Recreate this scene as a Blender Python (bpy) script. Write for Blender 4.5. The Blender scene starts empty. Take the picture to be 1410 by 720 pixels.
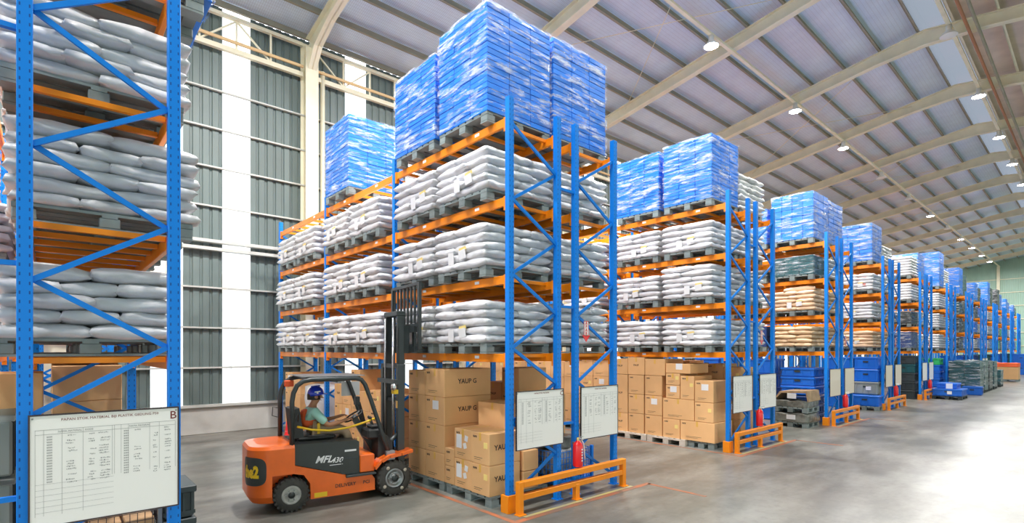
import bpy, bmesh, math, random
from mathutils import Vector, Matrix, noise
random.seed(7)
S = bpy.context.scene
COL = S.collection

# ------------------------------------------------------------------ camera, world, exposure
HCAM = 2.4
FPX = 720.0
cam = bpy.data.cameras.new('camera')
cam.sensor_fit = 'HORIZONTAL'
cam.sensor_width = 36.0
cam.lens = 36.0 * FPX / 1410.0
cam.shift_y = (481.5 - 360.0) / 1410.0
cam.clip_start = 0.05
cam.clip_end = 600
camo = bpy.data.objects.new('camera', cam)
COL.objects.link(camo)
camo.location = (0, 0, HCAM)
camo.rotation_euler = (math.radians(90), 0, math.radians(48.5))
S.camera = camo

world = bpy.data.worlds.new('sky')
S.world = world
world.use_nodes = True
bg = world.node_tree.nodes['Background']
bg.inputs[0].default_value = (0.93, 0.965, 1.0, 1)
bg.inputs[1].default_value = 3.0
S.view_settings.view_transform = 'Standard'
S.view_settings.look = 'None'
S.view_settings.exposure = 0.2
S.view_settings.gamma = 1.0
S.view_settings.use_curve_mapping = False
S.cycles.max_bounces = 8
S.cycles.diffuse_bounces = 5
S.cycles.glossy_bounces = 3
S.cycles.transparent_max_bounces = 16
S.cycles.transmission_bounces = 4
S.cycles.use_denoising = True
S.cycles.caustics_reflective = False
S.cycles.caustics_refractive = False
LAMP_W = 900.0

# ------------------------------------------------------------------ materials
MATS = {}
def mat(name, col, rough=0.5, metal=0.0, spec=0.5, coat=0.0, var=0.0, nscale=0.0, namt=0.0, bump=0.0, bscale=20.0,
        col2=None, emit=None, estr=0.0, stretch=None):
    m = bpy.data.materials.new(name)
    m.use_nodes = True
    nt = m.node_tree
    p = nt.nodes['Principled BSDF']
    p.inputs['Base Color'].default_value = (*col, 1)
    p.inputs['Roughness'].default_value = rough
    p.inputs['Metallic'].default_value = metal
    p.inputs['Specular IOR Level'].default_value = spec
    p.inputs['Coat Weight'].default_value = coat
    p.inputs['Coat Roughness'].default_value = 0.15
    if emit:
        p.inputs['Emission Color'].default_value = (*emit, 1)
        p.inputs['Emission Strength'].default_value = estr
    last = None
    vec = None
    if namt or bump:
        tc = nt.nodes.new('ShaderNodeTexCoord')
        mp = nt.nodes.new('ShaderNodeMapping')
        if stretch: mp.inputs['Scale'].default_value = stretch
        oi = nt.nodes.new('ShaderNodeObjectInfo')
        ml = nt.nodes.new('ShaderNodeMath'); ml.operation = 'MULTIPLY'; ml.inputs[1].default_value = 37.0
        nt.links.new(oi.outputs['Random'], ml.inputs[0])
        nt.links.new(ml.outputs[0], mp.inputs['Location'])
        nt.links.new(tc.outputs['Object'], mp.inputs['Vector'])
        vec = mp.outputs[0]
    if namt:
        n = nt.nodes.new('ShaderNodeTexNoise')
        n.inputs['Scale'].default_value = nscale
        n.inputs['Detail'].default_value = 4
        nt.links.new(vec, n.inputs['Vector'])
        mr = nt.nodes.new('ShaderNodeMapRange')
        mr.inputs['From Min'].default_value = 0.3
        mr.inputs['From Max'].default_value = 0.7
        nt.links.new(n.outputs['Fac'], mr.inputs['Value'])
        mx = nt.nodes.new('ShaderNodeMix'); mx.data_type = 'RGBA'
        c2 = col2 or tuple(c * (1 - namt) for c in col)
        mx.inputs['A'].default_value = (*col, 1)
        mx.inputs['B'].default_value = (*c2, 1)
        nt.links.new(mr.outputs[0], mx.inputs['Factor'])
        last = mx.outputs['Result']
    if var:
        oi = nt.nodes.new('ShaderNodeObjectInfo')
        mr = nt.nodes.new('ShaderNodeMapRange')
        mr.inputs['To Min'].default_value = 1 - var
        mr.inputs['To Max'].default_value = 1 + var
        nt.links.new(oi.outputs['Random'], mr.inputs['Value'])
        hs = nt.nodes.new('ShaderNodeHueSaturation')
        nt.links.new(mr.outputs[0], hs.inputs['Value'])
        if last: nt.links.new(last, hs.inputs['Color'])
        else: hs.inputs['Color'].default_value = (*col, 1)
        last = hs.outputs[0]
    if last: nt.links.new(last, p.inputs['Base Color'])
    if bump:
        n2 = nt.nodes.new('ShaderNodeTexNoise')
        n2.inputs['Scale'].default_value = bscale
        n2.inputs['Detail'].default_value = 3
        nt.links.new(vec, n2.inputs['Vector'])
        b = nt.nodes.new('ShaderNodeBump')
        b.inputs['Strength'].default_value = bump
        b.inputs['Distance'].default_value = 0.02
        nt.links.new(n2.outputs['Fac'], b.inputs['Height'])
        nt.links.new(b.outputs[0], p.inputs['Normal'])
    MATS[name] = m
    return m

mat('rack_blue', (0.002, 0.22, 0.80), 0.4, spec=0.35, namt=0.12, nscale=4)
mat('rack_orange', (1.0, 0.28, 0.004), 0.4, namt=0.12, nscale=3)
mat('guard_orange', (1.0, 0.30, 0.004), 0.45, namt=0.1, nscale=5)
mat('sack_white', (0.79, 0.79, 0.82), 0.34, coat=0.25, var=0.06, namt=0.12, nscale=6, bump=0.9, bscale=8)
mat('sack_dull', (0.70, 0.69, 0.71), 0.4, coat=0.2, var=0.06, namt=0.12, nscale=6, bump=0.5, bscale=9)
mat('sack_peach_lit', (0.86, 0.60, 0.40), 0.5, var=0.06, namt=0.1, nscale=6, bump=0.4, bscale=9)  # peach light on these sacks is part of the base colour
mat('sack_tan', (0.80, 0.56, 0.34), 0.55, var=0.06, namt=0.1, nscale=6, bump=0.4, bscale=9)
mat('print_red', (0.85, 0.10, 0.05), 0.5)
mat('crate_blue', (0.004, 0.21, 0.84), 0.4, var=0.12, namt=0.15, nscale=3)
mat('bin_blue', (0.01, 0.17, 0.75), 0.4, var=0.1)
mat('bin_navy', (0.02, 0.06, 0.22), 0.45, var=0.1)
mat('bin_grey', (0.30, 0.33, 0.31), 0.5, var=0.1)
mat('bin_black', (0.035, 0.05, 0.055), 0.4, var=0.2)
mat('bin_green', (0.04, 0.55, 0.18), 0.4)
mat('bin_teal', (0.012, 0.085, 0.10), 0.4, var=0.25)
mat('pallet_grey', (0.25, 0.30, 0.30), 0.5, var=0.15, namt=0.2, nscale=8)
mat('pallet_pale', (0.72, 0.66, 0.58), 0.6, var=0.08, namt=0.15, nscale=8)
mat('cardboard', (0.84, 0.49, 0.225), 0.7, var=0.07, namt=0.07, nscale=3, bump=0.05, bscale=30)
mat('tape', (0.80, 0.47, 0.10), 0.35)
mat('paper', (0.86, 0.86, 0.88), 0.6)
mat('paper_yellow', (0.93, 0.72, 0.25), 0.6)
mat('ink', (0.05, 0.035, 0.03), 0.7)
mat('ink_grey', (0.34, 0.33, 0.34), 0.7)
mat('ink_red', (0.22, 0.05, 0.05), 0.7)
mat('steel_cream', (0.88, 0.82, 0.63), 0.5, namt=0.12, nscale=2)
mat('purlin_tan', (0.36, 0.33, 0.25), 0.55, namt=0.15, nscale=2)
mat('girt_grey', (0.55, 0.55, 0.52), 0.5)
mat('clad_dark', (0.155, 0.20, 0.195), 0.45, namt=0.22, nscale=1.2, stretch=(1, 1, 0.3))
mat('clad_green', (0.37, 0.55, 0.46), 0.45, namt=0.1, nscale=0.6)
mat('concrete_wall', (0.60, 0.585, 0.55), 0.75, namt=0.2, nscale=1.5, bump=0.1)
mat('whiteboard', (0.95, 0.92, 0.91), 0.35)
mat('whiteboard_peach_lit', (0.86, 0.74, 0.62), 0.35)  # board white with the peach light falling on it mixed into the colour
mat('frame_dark', (0.05, 0.035, 0.04), 0.5)
mat('red_paint', (0.85, 0.015, 0.02), 0.3, coat=0.3)
mat('black_plastic', (0.03, 0.032, 0.034), 0.45, namt=0.2, nscale=5)
mat('black_metal', (0.035, 0.045, 0.048), 0.4, spec=0.6)
mat('grey_metal', (0.30, 0.31, 0.32), 0.3, metal=0.7)
mat('chrome', (0.75, 0.76, 0.78), 0.18, metal=1.0)
mat('brass', (0.75, 0.55, 0.2), 0.3, metal=0.8)
mat('lift_orange', (1.0, 0.17, 0.012), 0.35, coat=0.3, namt=0.15, nscale=4)
mat('lift_black', (0.045, 0.052, 0.05), 0.45, namt=0.25, nscale=4)
mat('rubber', (0.07, 0.066, 0.06), 0.8, namt=0.35, nscale=12, bump=0.2)
mat('rim_white', (0.62, 0.60, 0.57), 0.5, namt=0.4, nscale=9)
mat('mud', (0.55, 0.48, 0.40), 0.8)
mat('yellow', (0.95, 0.62, 0.02), 0.45)
mat('skin', (0.52, 0.25, 0.14), 0.5)
mat('hair', (0.012, 0.01, 0.01), 0.5)
mat('shirt_mint', (0.42, 0.76, 0.68), 0.8, bump=0.2, bscale=14)
mat('vest_orange', (1.0, 0.15, 0.04), 0.65, bump=0.15, bscale=14)
mat('trousers_tan', (0.42, 0.30, 0.20), 0.8, bump=0.2, bscale=14)
mat('helmet_blue', (0.015, 0.05, 0.62), 0.25, coat=0.4)
mat('wire_grey', (0.35, 0.36, 0.35), 0.4, metal=0.5)
mat('wood_brown', (0.55, 0.33, 0.17), 0.7, namt=0.4, nscale=7)
mat('bag_dark', (0.10, 0.105, 0.09), 0.35, namt=0.5, nscale=8, bump=0.8, bscale=8, col2=(0.25, 0.25, 0.22))
mat('bag_silver', (0.55, 0.55, 0.56), 0.35, namt=0.6, nscale=7, bump=0.8, bscale=8, col2=(0.1, 0.1, 0.11))
mat('kraft', (0.50, 0.33, 0.19), 0.65, namt=0.4, nscale=5, bump=0.5, bscale=6)
mat('marking_orange', (0.50, 0.14, 0.05), 0.5, namt=0.55, nscale=3, col2=(0.22, 0.15, 0.11))
mat('marking_yellow', (0.60, 0.50, 0.16), 0.55, namt=0.6, nscale=2.5, col2=(0.33, 0.31, 0.25))
mat('lamp_glass', (1, 1, 1), 0.3, emit=(1, 0.99, 0.96), estr=55)
mat('lamp_off', (0.80, 0.80, 0.78), 0.3)
mat('asphalt', (0.55, 0.55, 0.53), 0.9)
mat('house_tan', (0.75, 0.52, 0.28), 0.8)
mat('house_wall', (0.80, 0.80, 0.78), 0.8)

def floor_material():
    m = bpy.data.materials.new('polished_concrete'); m.use_nodes = True
    nt = m.node_tree; p = nt.nodes['Principled BSDF']
    tc = nt.nodes.new('ShaderNodeTexCoord')
    def ns(scale, detail, stretch=(1, 1, 1), rough=0.5):
        mp = nt.nodes.new('ShaderNodeMapping'); mp.inputs['Scale'].default_value = stretch
        nt.links.new(tc.outputs['Object'], mp.inputs[0])
        n = nt.nodes.new('ShaderNodeTexNoise'); n.inputs['Scale'].default_value = scale
        n.inputs['Detail'].default_value = detail; n.inputs['Roughness'].default_value = rough
        nt.links.new(mp.outputs[0], n.inputs['Vector'])
        return n.outputs['Fac']
    def rng(src, a, b, c, d):
        r = nt.nodes.new('ShaderNodeMapRange')
        for k, v in zip(('From Min', 'From Max', 'To Min', 'To Max'), (a, b, c, d)): r.inputs[k].default_value = v
        nt.links.new(src, r.inputs['Value']); return r.outputs[0]
    def mixc(f, A, B):
        x = nt.nodes.new('ShaderNodeMix'); x.data_type = 'RGBA'
        nt.links.new(f, x.inputs['Factor'])
        for k, v in (('A', A), ('B', B)):
            if isinstance(v, tuple): x.inputs[k].default_value = (*v, 1)
            else: nt.links.new(v, x.inputs[k])
        return x.outputs['Result']
    big = ns(0.30, 6, (1, 0.6, 1), 0.62)
    mid = ns(0.9, 8, (1.4, 0.5, 1), 0.66)
    hue = ns(0.16, 3)
    fine = ns(7, 6, (1, 1, 1), 0.65)
    c = mixc(rng(hue, 0.35, 0.65, 0, 1), (0.19, 0.168, 0.142), (0.165, 0.18, 0.162))
    c = mixc(rng(big, 0.36, 0.66, 0, 0.72), c, (0.085, 0.077, 0.066))
    c = mixc(rng(mid, 0.42, 0.74, 0, 0.85), c, (0.34, 0.325, 0.29))
    c = mixc(rng(fine, 0.5, 0.8, 0, 0.45), c, (0.085, 0.077, 0.067))
    nt.links.new(c, p.inputs['Base Color'])
    nt.links.new(rng(big, 0.25, 0.75, 0.26, 0.46), p.inputs['Roughness'])
    p.inputs['Specular IOR Level'].default_value = 0.4
    b = nt.nodes.new('ShaderNodeBump'); b.inputs['Strength'].default_value = 0.06; b.inputs['Distance'].default_value = 0.01
    nt.links.new(big, b.inputs['Height']); nt.links.new(b.outputs[0], p.inputs['Normal'])
    MATS['floor'] = m
floor_material()

def foil_material():
    m = bpy.data.materials.new('roof_foil'); m.use_nodes = True
    nt = m.node_tree; p = nt.nodes['Principled BSDF']
    tc = nt.nodes.new('ShaderNodeTexCoord')
    oi = nt.nodes.new('ShaderNodeObjectInfo')
    add = nt.nodes.new('ShaderNodeVectorMath'); add.operation = 'ADD'
    nt.links.new(tc.outputs['Object'], add.inputs[0]); nt.links.new(oi.outputs['Location'], add.inputs[1])
    n = nt.nodes.new('ShaderNodeTexNoise'); n.inputs['Scale'].default_value = 1.6; n.inputs['Detail'].default_value = 5
    nt.links.new(add.outputs[0], n.inputs['Vector'])
    mx = nt.nodes.new('ShaderNodeMix'); mx.data_type = 'RGBA'
    mx.inputs['A'].default_value = (0.76, 0.88, 1.0, 1); mx.inputs['B'].default_value = (0.55, 0.67, 0.82, 1)
    nt.links.new(n.outputs['Fac'], mx.inputs['Factor'])
    # fine safety mesh below the foil
    w = nt.nodes.new('ShaderNodeTexBrick')
    w.inputs['Scale'].default_value = 1.0
    w.inputs['Brick Width'].default_value = 0.12; w.inputs['Row Height'].default_value = 0.06
    w.inputs['Mortar Size'].default_value = 0.006; w.offset = 0
    nt.links.new(add.outputs[0], w.inputs['Vector'])
    m2 = nt.nodes.new('ShaderNodeMix'); m2.data_type = 'RGBA'
    mf = nt.nodes.new('ShaderNodeMath'); mf.operation = 'MULTIPLY'; mf.inputs[1].default_value = 0.5
    nt.links.new(w.outputs['Fac'], mf.inputs[0])
    nt.links.new(mf.outputs[0], m2.inputs['Factor'])
    nt.links.new(mx.outputs['Result'], m2.inputs['A']); m2.inputs['B'].default_value = (0.42, 0.45, 0.52, 1)
    nt.links.new(m2.outputs['Result'], p.inputs['Base Color'])
    p.inputs['Roughness'].default_value = 0.38
    p.inputs['Metallic'].default_value = 0.1
    b = nt.nodes.new('ShaderNodeBump'); b.inputs['Strength'].default_value = 0.35; b.inputs['Distance'].default_value = 0.03
    n2 = nt.nodes.new('ShaderNodeTexNoise'); n2.inputs['Scale'].default_value = 3.5; n2.inputs['Detail'].default_value = 4
    nt.links.new(add.outputs[0], n2.inputs['Vector'])
    nt.links.new(n2.outputs['Fac'], b.inputs['Height']); nt.links.new(b.outputs[0], p.inputs['Normal'])
    MATS['roof_foil'] = m
foil_material()

def sheet_material(name, col, fac):
    m = bpy.data.materials.new(name); m.use_nodes = True
    nt = m.node_tree; out = nt.nodes['Material Output']
    nt.nodes.remove(nt.nodes['Principled BSDF'])
    t = nt.nodes.new('ShaderNodeBsdfTransparent'); t.inputs[0].default_value = (*col, 1)
    d = nt.nodes.new('ShaderNodeBsdfTranslucent'); d.inputs[0].default_value = (*col, 1)
    g = nt.nodes.new('ShaderNodeBsdfGlossy'); g.inputs['Roughness'].default_value = 0.25
    x = nt.nodes.new('ShaderNodeMixShader'); x.inputs[0].default_value = fac
    y = nt.nodes.new('ShaderNodeMixShader'); y.inputs[0].default_value = 0.06
    nt.links.new(t.outputs[0], x.inputs[1]); nt.links.new(d.outputs[0], x.inputs[2])
    nt.links.new(x.outputs[0], y.inputs[1]); nt.links.new(g.outputs[0], y.inputs[2])
    nt.links.new(y.outputs[0], out.inputs[0])
    MATS[name] = m
sheet_material('clear_sheet', (0.96, 0.97, 0.97), 0.35)
mat('warm_lit_sheet', (0.72, 0.60, 0.52), 0.5, namt=0.2, nscale=1.5)  # warm light on the right roof slope put into the sheet colour
mat('rust', (0.45, 0.20, 0.11), 0.7)
sheet_material('ridge_sheet', (0.34, 0.36, 0.39), 0.97)
sheet_material('tub_clear', (0.75, 0.82, 0.84), 0.5)

def film_material():
    m = bpy.data.materials.new('stretch_film'); m.use_nodes = True
    nt = m.node_tree; out = nt.nodes['Material Output']; p = nt.nodes['Principled BSDF']
    tc = nt.nodes.new('ShaderNodeTexCoord'); oi = nt.nodes.new('ShaderNodeObjectInfo')
    mp = nt.nodes.new('ShaderNodeMapping'); mp.inputs['Scale'].default_value = (0.9, 0.9, 5.0)
    mp.inputs['Rotation'].default_value = (0.32, 0.3, 0)
    ml = nt.nodes.new('ShaderNodeMath'); ml.operation = 'MULTIPLY'; ml.inputs[1].default_value = 41.0
    nt.links.new(oi.outputs['Random'], ml.inputs[0]); nt.links.new(ml.outputs[0], mp.inputs['Location'])
    nt.links.new(tc.outputs['Object'], mp.inputs['Vector'])
    n = nt.nodes.new('ShaderNodeTexNoise'); n.inputs['Scale'].default_value = 2.2; n.inputs['Detail'].default_value = 8
    n.inputs['Roughness'].default_value = 0.72
    nt.links.new(mp.outputs[0], n.inputs['Vector'])
    mr = nt.nodes.new('ShaderNodeMapRange')
    for k, v in zip(('From Min', 'From Max', 'To Min', 'To Max'), (0.49, 0.66, 0.02, 0.80)): mr.inputs[k].default_value = v  # haze of bunched film plus white glints put into this streak mask
    nt.links.new(n.outputs['Fac'], mr.inputs['Value'])
    t = nt.nodes.new('ShaderNodeBsdfTransparent')
    p.inputs['Base Color'].default_value = (0.80, 0.84, 0.90, 1)
    p.inputs['Roughness'].default_value = 0.12
    p.inputs['Specular IOR Level'].default_value = 1.0
    p.inputs['Coat Weight'].default_value = 1.0
    p.inputs['Coat Roughness'].default_value = 0.08
    b = nt.nodes.new('ShaderNodeBump'); b.inputs['Strength'].default_value = 0.8; b.inputs['Distance'].default_value = 0.03
    nt.links.new(n.outputs['Fac'], b.inputs['Height']); nt.links.new(b.outputs[0], p.inputs['Normal'])
    x = nt.nodes.new('ShaderNodeMixShader')
    nt.links.new(mr.outputs[0], x.inputs[0]); nt.links.new(t.outputs[0], x.inputs[1]); nt.links.new(p.outputs[0], x.inputs[2])
    nt.links.new(x.outputs[0], out.inputs[0])
    MATS['film'] = m
film_material()

def upright_material():
    m = bpy.data.materials.new('upright_blue'); m.use_nodes = True
    nt = m.node_tree; p = nt.nodes['Principled BSDF']
    tc = nt.nodes.new('ShaderNodeTexCoord')
    sep = nt.nodes.new('ShaderNodeSeparateXYZ'); nt.links.new(tc.outputs['Object'], sep.inputs[0])
    def M(op, a, b=None):
        x = nt.nodes.new('ShaderNodeMath'); x.operation = op
        for k, v in enumerate((a, b)):
            if v is None: continue
            if isinstance(v, (int, float)): x.inputs[k].default_value = v
            else: nt.links.new(v, x.inputs[k])
        return x.outputs[0]
    fz = M('FRACT', M('MULTIPLY', sep.outputs[2], 1 / 0.075))
    slot = M('LESS_THAN', fz, 0.36)
    near = M('LESS_THAN', M('ABSOLUTE', M('SUBTRACT', M('ABSOLUTE', sep.outputs[1]), 0.030)), 0.005)
    f = M('MULTIPLY', slot, near)
    mx = nt.nodes.new('ShaderNodeMix'); mx.data_type = 'RGBA'
    mx.inputs['A'].default_value = (0.002, 0.22, 0.80, 1); mx.inputs['B'].default_value = (0.01, 0.07, 0.32, 1)
    nt.links.new(f, mx.inputs['Factor']); nt.links.new(mx.outputs['Result'], p.inputs['Base Color'])
    p.inputs['Roughness'].default_value = 0.4
    p.inputs['Specular IOR Level'].default_value = 0.35
    MATS['upright_blue'] = m
upright_material()

# ------------------------------------------------------------------ mesh helpers
class MB:
    def __init__(s): s.v = []; s.f = []; s.m = []; s.smooth = []
    def add(s, verts, faces, mi=0, smooth=False):
        o = len(s.v); s.v += [tuple(q) for q in verts]
        for q in faces: s.f.append([i + o for i in q]); s.m.append(mi); s.smooth.append(smooth)
        return s
    def box(s, x0, x1, y0, y1, z0, z1, mi=0, mtx=None, c=0.0):
        if x0 > x1: x0, x1 = x1, x0
        if y0 > y1: y0, y1 = y1, y0
        if z0 > z1: z0, z1 = z1, z0
        if c <= 0:
            vs = [(x, y, z) for z in (z0, z1) for y in (y0, y1) for x in (x0, x1)]
            fs = [(0, 2, 3, 1), (4, 5, 7, 6), (0, 1, 5, 4), (2, 6, 7, 3), (0, 4, 6, 2), (1, 3, 7, 5)]
        else:
            bm = bmesh.new(); bmesh.ops.create_cube(bm, size=1)
            for q in bm.verts:
                q.co = Vector(((x0 + x1) / 2 + q.co.x * (x1 - x0), (y0 + y1) / 2 + q.co.y * (y1 - y0), (z0 + z1) / 2 + q.co.z * (z1 - z0)))
            bmesh.ops.bevel(bm, geom=bm.edges[:], offset=c, segments=1, affect='EDGES')
            vs = [q.co.copy() for q in bm.verts]; bm.verts.index_update()
            fs = [[q.index for q in f.verts] for f in bm.faces]; bm.free()
        if mtx: vs = [mtx @ Vector(q) for q in vs]
        return s.add(vs, fs, mi)
    def prism(s, poly, a, b, axis='y', mi=0, mtx=None):
        # poly of (p,q); extruded along axis from a to b
        n = len(poly)
        def P(p, q, t): return {'y': (p, t, q), 'x': (t, p, q), 'z': (p, q, t)}[axis]
        vs = [P(p, q, a) for p, q in poly] + [P(p, q, b) for p, q in poly]
        fs = [list(range(n)), list(range(2 * n - 1, n - 1, -1))] + [(i, n + i, n + (i + 1) % n, (i + 1) % n) for i in range(n)]
        if mtx: vs = [mtx @ Vector(q) for q in vs]
        return s.add(vs, fs, mi)
    def tube(s, pts, r, n=8, mi=0, cap=True, closed=False):
        pts = [Vector(p) for p in pts]; k = len(pts)
        rs = r if isinstance(r, (list, tuple)) else [r] * k
        vs = []; up = None
        for i, p in enumerate(pts):
            a = pts[i - 1] if (i > 0 or closed) else p
            b = pts[(i + 1) % k] if (i < k - 1 or closed) else p
            d = (b - a).normalized()
            if up is None:
                up = Vector((0, 0, 1)) if abs(d.z) < 0.9 else Vector((1, 0, 0))
            e = d.cross(up)
            if e.length < 1e-4: e = d.cross(Vector((0, 1, 0)))
            e.normalize(); g = e.cross(d).normalized(); up = g
            for j in range(n):
                t = 2 * math.pi * j / n
                vs.append(p + (e * math.cos(t) + g * math.sin(t)) * rs[i])
        fs = []
        for i in range(k if closed else k - 1):
            for j in range(n):
                i2 = (i + 1) % k
                fs.append((i * n + j, i * n + (j + 1) % n, i2 * n + (j + 1) % n, i2 * n + j))
        s.add(vs, fs, mi, True)
        if cap and not closed:
            o = len(s.v) - len(vs)
            s.f.append([o + j for j in range(n - 1, -1, -1)]); s.m.append(mi); s.smooth.append(False)
            s.f.append([o + (k - 1) * n + j for j in range(n)]); s.m.append(mi); s.smooth.append(False)
        return s
    def lathe(s, prof, n=16, axis='z', c=(0, 0, 0), mi=0, smooth=True):
        vs = []; k = len(prof)
        for r, h in prof:
            for j in range(n):
                t = 2 * math.pi * j / n
                a, b = r * math.cos(t), r * math.sin(t)
                q = {'z': (a, b, h), 'y': (a, h, b), 'x': (h, a, b)}[axis]
                vs.append((q[0] + c[0], q[1] + c[1], q[2] + c[2]))
        fs = [(i * n + j, i * n + (j + 1) % n, (i + 1) * n + (j + 1) % n, (i + 1) * n + j) for i in range(k - 1) for j in range(n)]
        return s.add(vs, fs, mi, smooth)
    def bar(s, a, b, w, h, mi=0, up=(0, 0, 1)):
        a = Vector(a); b = Vector(b); d = (b - a); L = d.length; d.normalize()
        up = Vector(up); e = d.cross(up)
        if e.length < 1e-4: e = d.cross(Vector((1, 0, 0)))
        e.normalize(); g = e.cross(d)
        vs = [a + d * (L * t) + e * (w / 2 * x) + g * (h / 2 * y) for t in (0, 1) for x, y in ((-1, -1), (1, -1), (1, 1), (-1, 1))]
        fs = [(0, 3, 2, 1), (4, 5, 6, 7)] + [(i, (i + 1) % 4, 4 + (i + 1) % 4, 4 + i) for i in range(4)]
        return s.add(vs, fs, mi)
    def mesh(s, name, *mats):
        me = bpy.data.meshes.new(name)
        me.from_pydata(s.v, [], s.f)
        for m in mats: me.materials.append(MATS[m])
        if len(mats) > 1: me.polygons.foreach_set('material_index', s.m)
        me.polygons.foreach_set('use_smooth', s.smooth)
        bm = bmesh.new(); bm.from_mesh(me)
        bmesh.ops.recalc_face_normals(bm, faces=bm.faces[:]); bm.to_mesh(me); bm.free()
        me.update()
        return me
    def build(s, name, mats, parent=None, loc=(0, 0, 0), rot=(0, 0, 0)):
        if isinstance(mats, str): mats = (mats,)
        return put(name, s.mesh(name, *mats), parent, loc, rot)

def put(name, me, parent=None, loc=(0, 0, 0), rot=(0, 0, 0), scale=None):
    o = bpy.data.objects.new(name, me); COL.objects.link(o)
    o.location = loc; o.rotation_euler = rot
    if scale: o.scale = scale
    if parent: o.parent = parent
    return o
def empty(name, loc=(0, 0, 0), rz=0.0):
    o = bpy.data.objects.new(name, None); COL.objects.link(o)
    o.location = loc; o.rotation_euler = (0, 0, rz); o.empty_display_size = 0.2
    return o
def tag(o, label=None, cat=None, group=None, kind=None):
    if label: o['label'] = label
    if cat: o['category'] = cat
    if group: o['group'] = group
    if kind: o['kind'] = kind
    return o
CACHE = {}
def boxmesh(name, sx, sy, sz, m, c=0.0):
    key = ('box', name, round(sx, 3), round(sy, 3), round(sz, 3), m, c)
    if key not in CACHE:
        CACHE[key] = MB().box(-sx / 2, sx / 2, -sy / 2, sy / 2, -sz / 2, sz / 2, c=c).mesh(name, m)
    return CACHE[key]
def barmesh(name, L, w, h, m):     # along local X from 0 to L
    key = ('bar', name, round(L, 3), w, h, m)
    if key not in CACHE:
        CACHE[key] = MB().box(0, L, -w / 2, w / 2, -h / 2, h / 2).mesh(name, m)
    return CACHE[key]
def textmesh(s, size, m, bold=0.0, shear=0.0):
    key = ('t', s, size, m, bold, shear)
    if key in CACHE: return CACHE[key]
    cu = bpy.data.curves.new('lettering', 'FONT'); cu.body = s; cu.size = size
    cu.align_x = 'CENTER'; cu.align_y = 'CENTER'; cu.extrude = 0.0008; cu.offset = bold; cu.shear = shear
    cu.resolution_u = 2
    ob = bpy.data.objects.new('lettering_source', cu); COL.objects.link(ob)
    dg = bpy.context.evaluated_depsgraph_get()
    me = bpy.data.meshes.new_from_object(ob.evaluated_get(dg))
    bpy.data.objects.remove(ob); bpy.data.curves.remove(cu)
    me.materials.clear(); me.materials.append(MATS[m])
    CACHE[key] = me
    return me
R90 = math.pi / 2
FACE_X = (R90, 0, R90)      # text readable when seen from +X
FACE_MY = (R90, 0, 0)       # text readable when seen from -Y
ORD = ['first', 'second', 'third', 'fourth', 'fifth', 'sixth', 'seventh', 'eighth', 'ninth', 'tenth', 'eleventh', 'twelfth']

# ------------------------------------------------------------------ layout constants
XE = -5.82                     # aisle ends of the racks
BAY = 3.4
LV = [2.34, 3.51, 4.675, 5.85]  # beam tops
HU = 6.14
XW = -17.0                     # left wall
YB, YE = -14.0, 91.5           # building ends
XR = 8.2
XRIDGE = -4.4
ZR0, SL, SRt = 11.76, 0.1677, -0.13
def rafter_z(x):
    if x <= XRIDGE: return ZR0 + SL * (x - XW)
    return ZR0 + SL * (XRIDGE - XW) + SRt * (x - XRIDGE)
RD, PD = 0.45, 0.2             # rafter and purlin depth
COLY = [6.2 + 6.1 * k for k in range(-3, 14)]

# ------------------------------------------------------------------ floor and ground outside
fl = MB().box(XW, XR, YB, YE, -0.2, 0).build('floor', 'floor'); tag(fl, 'polished grey concrete warehouse floor', kind='structure')
gr = MB().box(-160, 160, -140, 240, -0.45, -0.2).build('ground', 'asphalt'); tag(gr, 'pale yard outside the warehouse', kind='structure')

# painted lines, flat print on the floor
def line(name, x0, x1, y0, y1, m):
    MB().box(x0, x1, y0, y1, 0.0005, 0.003).build(name, m, fl)
for yy0, yy1 in ((5.1, 7.58), (11.92, 14.4), (18.48, 20.96)):
    line('painted_line', -5.46, -5.36, yy0 - 0.3, yy1 + 0.5, 'marking_orange')
    line('painted_line', -12.0, -5.46, yy0 - 0.3, yy0 - 0.22, 'marking_orange')
    line('painted_line', -5.40, -4.3, yy1 + 0.42, yy1 + 0.5, 'marking_orange')
    line('painted_line', -5.53, -5.47, yy0, yy1 + 0.1, 'marking_yellow')

# ------------------------------------------------------------------ left wall
wl = tag(empty('wall_left', (XW, 0, 0)), 'dark ribbed steel wall with clear strips above a concrete curb', kind='structure')
def corr_mesh(w, h, m, pitch=0.245, d=0.035):
    key = ('corr', round(w, 2), round(h, 2), m)
    if key in CACHE: return CACHE[key]
    n = max(1, round(w / pitch)); p = w / n
    ys = []
    for i in range(n):
        ys += [(i * p, 0), (i * p + 0.62 * p, 0), (i * p + 0.70 * p, d), (i * p + 0.92 * p, d)]
    ys.append((w, 0))
    vs = [(-x, y, z) for z in (0, h) for y, x in ys]
    k = len(ys)
    fs = [(i, i + 1, k + i + 1, k + i) for i in range(k - 1)]
    vs += [(-x - 0.004, y, z) for z in (0, h) for y, x in ys]
    fs += [tuple(2 * k + q for q in f[::-1]) for f in fs]
    CACHE[key] = MB().add(vs, fs).mesh('wall_panel', m)
    return CACHE[key]
strips = []
for yc in COLY:
    if abs(yc - 0.1) < 0.05: offs = (1.93, 3.67)
    elif abs(yc - 6.2) < 0.05: offs = (1.29, 3.6)
    else: offs = (1.4, 3.6)
    for o_ in offs: strips.append((yc + o_, yc + o_ + 0.76))
strips = [q for q in strips if q[0] > YB and q[1] < YE]
cur = YB
WTOP = 12.35
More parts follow.
